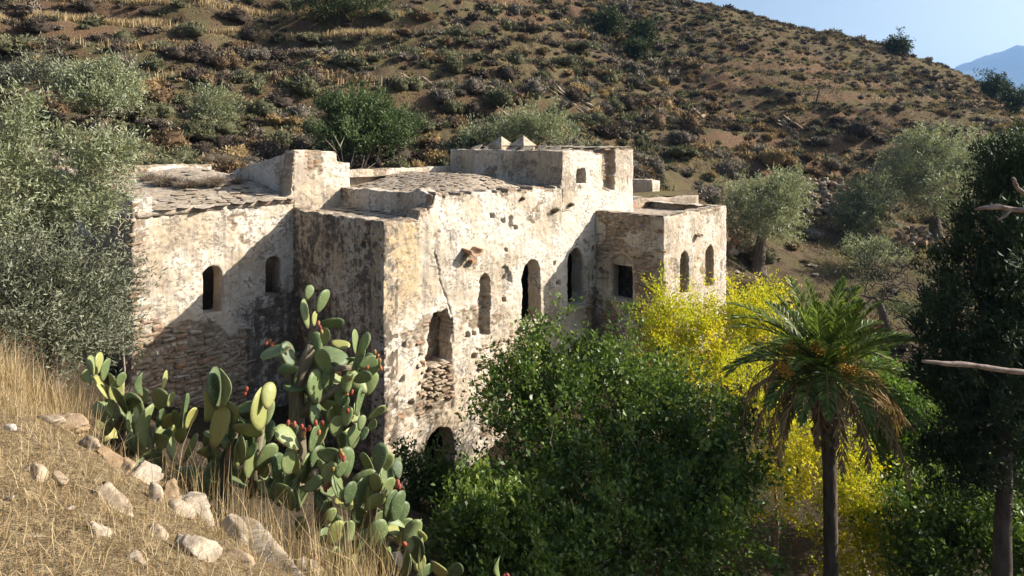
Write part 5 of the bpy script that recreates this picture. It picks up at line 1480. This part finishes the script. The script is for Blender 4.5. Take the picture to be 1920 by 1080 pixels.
# ------------------------------------------------------------------ date palm
def palm():
    d = 14.0; c = P(1547, 698, d); base = gnd(1556, d); base[2] -= .2
    e = thing('palm_tree', 'date palm with arching fronds, orange fruit bunches and hanging dead leaves', 'palm', base)
    # trunk ringed with old leaf bases
    t_ = np.linspace(0, 1, 70); H = c[2] - base[2]
    pts = base + (c - base) * t_[:, None] + np.stack([.06 * np.sin(t_ * 3), 0 * t_, 0 * t_], 1)
    sides = 18; V = []
    for i, tt in enumerate(t_):
        r = .145 - .015 * tt + .12 * sstep(.66, .93, np.array(tt)) + .16 * math.exp(-((1 - tt) / .025) ** 2) * 0
        a = np.arange(sides) * 2 * math.pi / sides
        rr_ = r * (1 + (.10 + .14 * (tt > .7)) * np.maximum(np.sin(a * 5 + (i // 2) * 1.9), -.2) * (.3 + .7 * (i % 2)) + .05 * vnoise(a * 3, a * 0 + i * .7, seed=2))
        V.append(pts[i] + np.stack([np.cos(a) * rr_, np.sin(a) * rr_, 0 * a], 1))
    V = np.concatenate(V); i = (np.arange(69)[:, None] * sides + np.arange(sides)); j = (np.arange(69)[:, None] * sides + (np.arange(sides) + 1) % sides)
    Fq = np.stack([i, j, j + sides, i + sides], -1).reshape(-1, 4)
    part('trunk', V, Fq, M['bark'], e, None, False)
    # stubs of cut and fallen fronds clothe the top of the trunk
    sv = np.array([[-.06, 0, 0], [.06, 0, 0], [.05, .05, .02], [-.05, .05, .02], [-.03, .10, .26], [.03, .10, .26], [.025, .13, .25], [-.025, .13, .25]])
    stub = new_mesh('leaf_base', sv, [(0, 1, 5, 4), (1, 2, 6, 5), (2, 3, 7, 6), (3, 0, 4, 7), (4, 5, 6, 7), (3, 2, 1, 0)], M['cstem'])
    for k in range(64):
        q = k / 64; zq = c[2] - 1.55 + 1.5 * q; a = k * 2.399; r_ = .15 + .09 * q
        link('leaf_base', stub, e, np.array([c[0] + (1 - q) * .01 + math.cos(a) * r_, c[1] + math.sin(a) * r_, zq]) - base, (rng.normal(0, .12), rng.normal(0, .12), a - math.pi / 2), (1, 1, rng.uniform(.8, 1.3)))
    gm = leaf_mat('palm_leaflet', [(.05, .085, .016), (.095, .145, .026), (.16, .215, .042), (.27, .31, .085)], .35, .45, .3)
    dm = leaf_mat('dead_palm_leaflet', [(.12, .065, .03), (.21, .125, .058), (.31, .20, .10), (.40, .28, .15)], .2, .7, .15)
    def frond(az, e0, e1, L, mat, nl=56, ll=.37, dead=False):
        m = 26; s = np.linspace(0, 1, m); el = e0 + (e1 - e0) * s ** 1.25
        h = np.array([math.cos(az), math.sin(az), 0])
        step = L / (m - 1); pts = [c + h * .10 + np.array([0, 0, rng.uniform(-.12, .10)])]
        for k in range(m - 1): pts.append(pts[-1] + step * (h * math.cos(el[k]) + ZZ * math.sin(el[k])))
        pts = np.array(pts); tan = norm(np.gradient(pts, axis=0)); side = np.cross(h, ZZ)
        b = MB(); b.tube(pts, .020 * (1 - .8 * s) + .004, 5)
        rv, rf = b.arrays()
        ls = np.linspace(.13, .99, nl); V = []; rn = []
        for sg in (1, -1):
            P0 = np.stack([np.interp(ls, s, pts[:, q]) for q in range(3)], 1); T0 = norm(np.stack([np.interp(ls, s, tan[:, q]) for q in range(3)], 1))
            up_ = np.cross(np.broadcast_to(side, T0.shape), T0) * 1.0
            ln = ll * np.sin(np.clip(.18 + ls * .86, 0, 1) * math.pi) ** .55 * rng.uniform(.8, 1.15, nl) + .06
            fw = .85 + .5 * ls
            dr = norm(side * sg * (1.0 - .25 * ls)[:, None] + T0 * fw[:, None] + up_ * (.38 if not dead else -.1) + rng.normal(0, .10 if not dead else .3, (nl, 3)) + (ZZ * -.6 if dead else 0))
            wv = norm(np.cross(dr, up_ + rng.normal(0, .25, (nl, 3)))) * .021
            mid = P0 + dr * ln[:, None] * .5; tip = P0 + dr * ln[:, None] - ZZ * (ln * rng.uniform(.02, .22, nl))[:, None]
            V.append(np.stack([P0, mid + wv, tip, mid - wv], 1).reshape(-1, 3)); rn.append(np.repeat(rng.random(nl), 4))
        V = np.concatenate(V); n0 = len(rv)
        fs = list(rf) + [tuple(n0 + 4 * k + q for q in range(4)) for k in range(2 * nl)]
        o = part('frond', np.concatenate([rv, V]), fs, mat, e, dict(rnd=np.r_[np.full(n0, .85), np.concatenate(rn)]))
        return o
    ga = 2.399
    for k in range(11): frond(k * ga + rng.normal(0, .2), R(rng.uniform(62, 88)), R(rng.uniform(35, 75)), rng.uniform(1.8, 2.15), gm)
    for k in range(18): frond(k * ga + .7, R(rng.uniform(34, 60)), R(rng.uniform(-22, 12)), rng.uniform(2.0, 2.35), gm)
    for k in range(15): frond(k * ga + 1.9, R(rng.uniform(6, 30)), R(rng.uniform(-62, -35)), rng.uniform(2.0, 2.35), gm)
    for k in range(5): frond(k * ga + .3, R(rng.uniform(-20, -5)), R(-86), rng.uniform(1.7, 2.1), gm)
    for k in range(24): frond(k * ga + 1.1, R(rng.uniform(-5, 15)), R(rng.uniform(-105, -88)), rng.uniform(1.9, 2.7), dm, 34, .30, True)
    fm = NT('date_fruit'); fm = fm.done(fm.bsdf((.55, .27, .03), .5, .3))
    sm_ = NT('fruit_stalk'); sm_ = sm_.done(sm_.bsdf((.48, .34, .07), .6, .2))
    v8, f8 = ICO[1]
    for (px, py, dd) in ((1534, 650, -.62), (1470, 690, -.7), (1594, 694, -.75), (1570, 655, -.3), (1480, 655, -.2)):
        q = P(px, py, d + dd); b = MB()
        for _ in range(10):
            a = q + rng.normal(0, .05, 3); b.tube([c + np.array([0, 0, .02]), (c + a) / 2 + np.array([0, 0, .16]), a], [.012, .010, .005], 4)
        v, f = b.arrays(); o = part('fruit_stalk', v, f, sm_, e)
        vv = []; ff = []
        for k in range(110):
            p = q + rng.normal(0, 1, 3) * np.array([.075, .075, .075]) - np.array([0, 0, .03]); ff.append(f8 + len(vv) * len(v8)); vv.append(v8 * .019 + p)
        part('fruit_bunch', np.concatenate(vv), np.concatenate(ff), fm, e, None, True)['kind'] = 'stuff'
palm()

# ------------------------------------------------------------------ dry brush, wall plants, near twigs
def brush(label, p, r, h, k, mat='palebark', name='dry_shrub', rad=.004):
    b = MB()
    for _ in range(k):
        a = rng.uniform(0, 6.283); q = rng.random() ** .5; o = np.array([math.cos(a) * q * r, math.sin(a) * q * r, h * rng.uniform(.55, 1.0) * (1 - .4 * q)])
        s = p + np.array([math.cos(a), math.sin(a), 0]) * r * .1 * rng.random(); m = (s + p + o) / 2 + rng.normal(0, .10, 3) * r + np.array([0, 0, .1 * h])
        b.tube([s, m, p + o], [rad, rad * .8, rad * .4], 3, False)
        for _ in range(2):
            z = m + (p + o - m) * rng.random(); b.tube([z, z + (o * .3 + rng.normal(0, .22, 3) * r)], [rad * .7, rad * .3], 3, False)
    v, f = b.arrays()
    o = link(name, new_mesh(name, v - p, f, M[mat]), None, p)
    return tag(o, label, 'shrub')
t = NT('dry_twig'); M['twig'] = t.done(t.bsdf(t.ramp(t.noise(12), [(.3, (.17, .13, .09)), (.7, (.32, .26, .19))]), .9, .1))
M['darktwig'] = bark_mat('dark_twig', (.10, .075, .045), (.22, .17, .10))
brush('grey leafless shrub between the olive-tinted cactus and the dense one', ray_ground(350, 930), .42, .62, 190, 'twig')
brush('dry leafless shrub under the olive at the top of the near slope', ray_ground(225, 760), .5, .5, 150, 'twig')
brush('dead twigs at the foot of the tall cactus', ray_ground(500, 930), .4, .5, 110, 'twig')
for (px, py, r, k, lab) in [(310, 348, .42, 190, 'large dry grey bush growing on the left wing roof'), (350, 352, .38, 160, 'dry bush beside the large one on the left wing roof'), (400, 350, .45, 170, 'spreading dry bush near the eave of the left wing roof'), (280, 340, .35, 120, 'dry bush at the olive end of the left wing roof'), (410, 305, .4, 130, 'dry bush below the parapet of the left wing roof'), (445, 345, .3, 90, 'small dry tuft beside the sloping wall shadow')]:
    d = np.linspace(16, 27, 800); pts = P(px, py, 1.0)[None, :] * d[:, None]
    q = pts - A0; uu, nn_ = q @ U, q @ N
    k0 = np.nonzero(pts[:, 2] <= left_roof(uu, nn_))[0]
    k0 = k0[0] if len(k0) else 400
    brush(lab, pts[k0] - np.array([0, 0, .02]), r, r * .8, k * 2, 'twig', rad=.006)
for (px, py, r, lab) in [(1038, 400, .22, 'round dry plant rooted high on the ruin front'), (1068, 388, .15, 'smaller dry plant beside the round one on the ruin front'), (978, 376, .10, 'dark tuft growing near the ruin wall head')]:
    u, d = at_n(px, 0); brush(lab, W(u, .03, zz(py, d)), r, r * 1.1, 170, 'darktwig', 'wall_plant', .005)
brush('tall dry stalks growing behind the parapet of the ruin', W(3.4, -6.6, -2.0), .8, 2.3, 9, 'palebark', 'dry_stalks', .018)
brush('tangle of dead brushwood piled beside the right wing', gnd(1425, 30.5), 1.3, .8, 420, 'darktwig', 'brushwood', .012)


def twig(label, pts, rads, d, side=()):
    w_ = [P(x, y, d) for x, y in pts]; b = MB()
    s = np.linspace(0, 1, 28); k = np.linspace(0, 1, len(w_)); c = np.stack([np.interp(s, k, [q[i] for q in w_]) for i in range(3)], 1)
    c += .004 * d * np.stack([fbm(s * 5, s * 0 + i, seed=i + 3) for i in range(3)], 1)
    rr_ = .68 * np.interp(s, k, rads) * (1 + .16 * fbm(s * 22, s * 0, octs=2, seed=9)); b.tube(c, rr_, 9)
    for (x, y, x2, y2) in side: b.tube([P(x, y, d), P((x + x2) / 2 + 2, (y + y2) / 2 + 1, d), P(x2, y2, d - .02)], [rads[0] * 1.1, rads[0] * .9, rads[0] * .7], 7)
    v, f = b.arrays(); o = link('bare_twig', new_mesh('bare_twig', v - w_[-1], f, M['twigbark'], None, True), None, w_[-1])
    return tag(o, label, 'twig')
t = NT('twig_bark'); nn2 = t.noise(60, 4); M['twigbark'] = t.done(t.bsdf(t.ramp(nn2, [(.3, (.13, .09, .07)), (.7, (.33, .26, .21))]), .8, .2, t.bump(nn2, .003, .8)))
twig('bare twig reaching in front of the cypress, straight and unbranched', [(1728, 676), (1780, 682), (1850, 692), (1925, 697), (2100, 700), (2300, 690)], [.0042, .0075, .008, .0085, .010, .013], 1.35)
twig('bare twig with a short side spur in front of the cypress', [(1828, 391), (1862, 388), (1890, 394), (1925, 393), (2100, 400), (2300, 420)], [.003, .008, .008, .0075, .009, .012], 1.35, [(1893, 396, 1872, 412)])
twig('short curved twig tip above the spurred one', [(1898, 332), (1904, 345), (1914, 357), (1930, 366), (2050, 400), (2200, 410)], [.004, .0055, .006, .007, .008, .010], 1.35)

# ------------------------------------------------------------------ air
b = MB(); b.box((600, 2400, 290), (5200, 5800, 330)); v, f = b.arrays()
t = NT('haze_air'); vol = t.n('ShaderNodeVolumePrincipled')
vol.inputs['Color'].default_value = (.30, .54, .95, 1); vol.inputs['Density'].default_value = 1.5e-4; vol.inputs['Anisotropy'].default_value = .35
t.l(vol.outputs[0], t.out.inputs['Volume'])
tag(link('haze', new_mesh('haze', v, f, t.m)), 'thin blue haze in the valley air', 'haze', None, 'stuff')
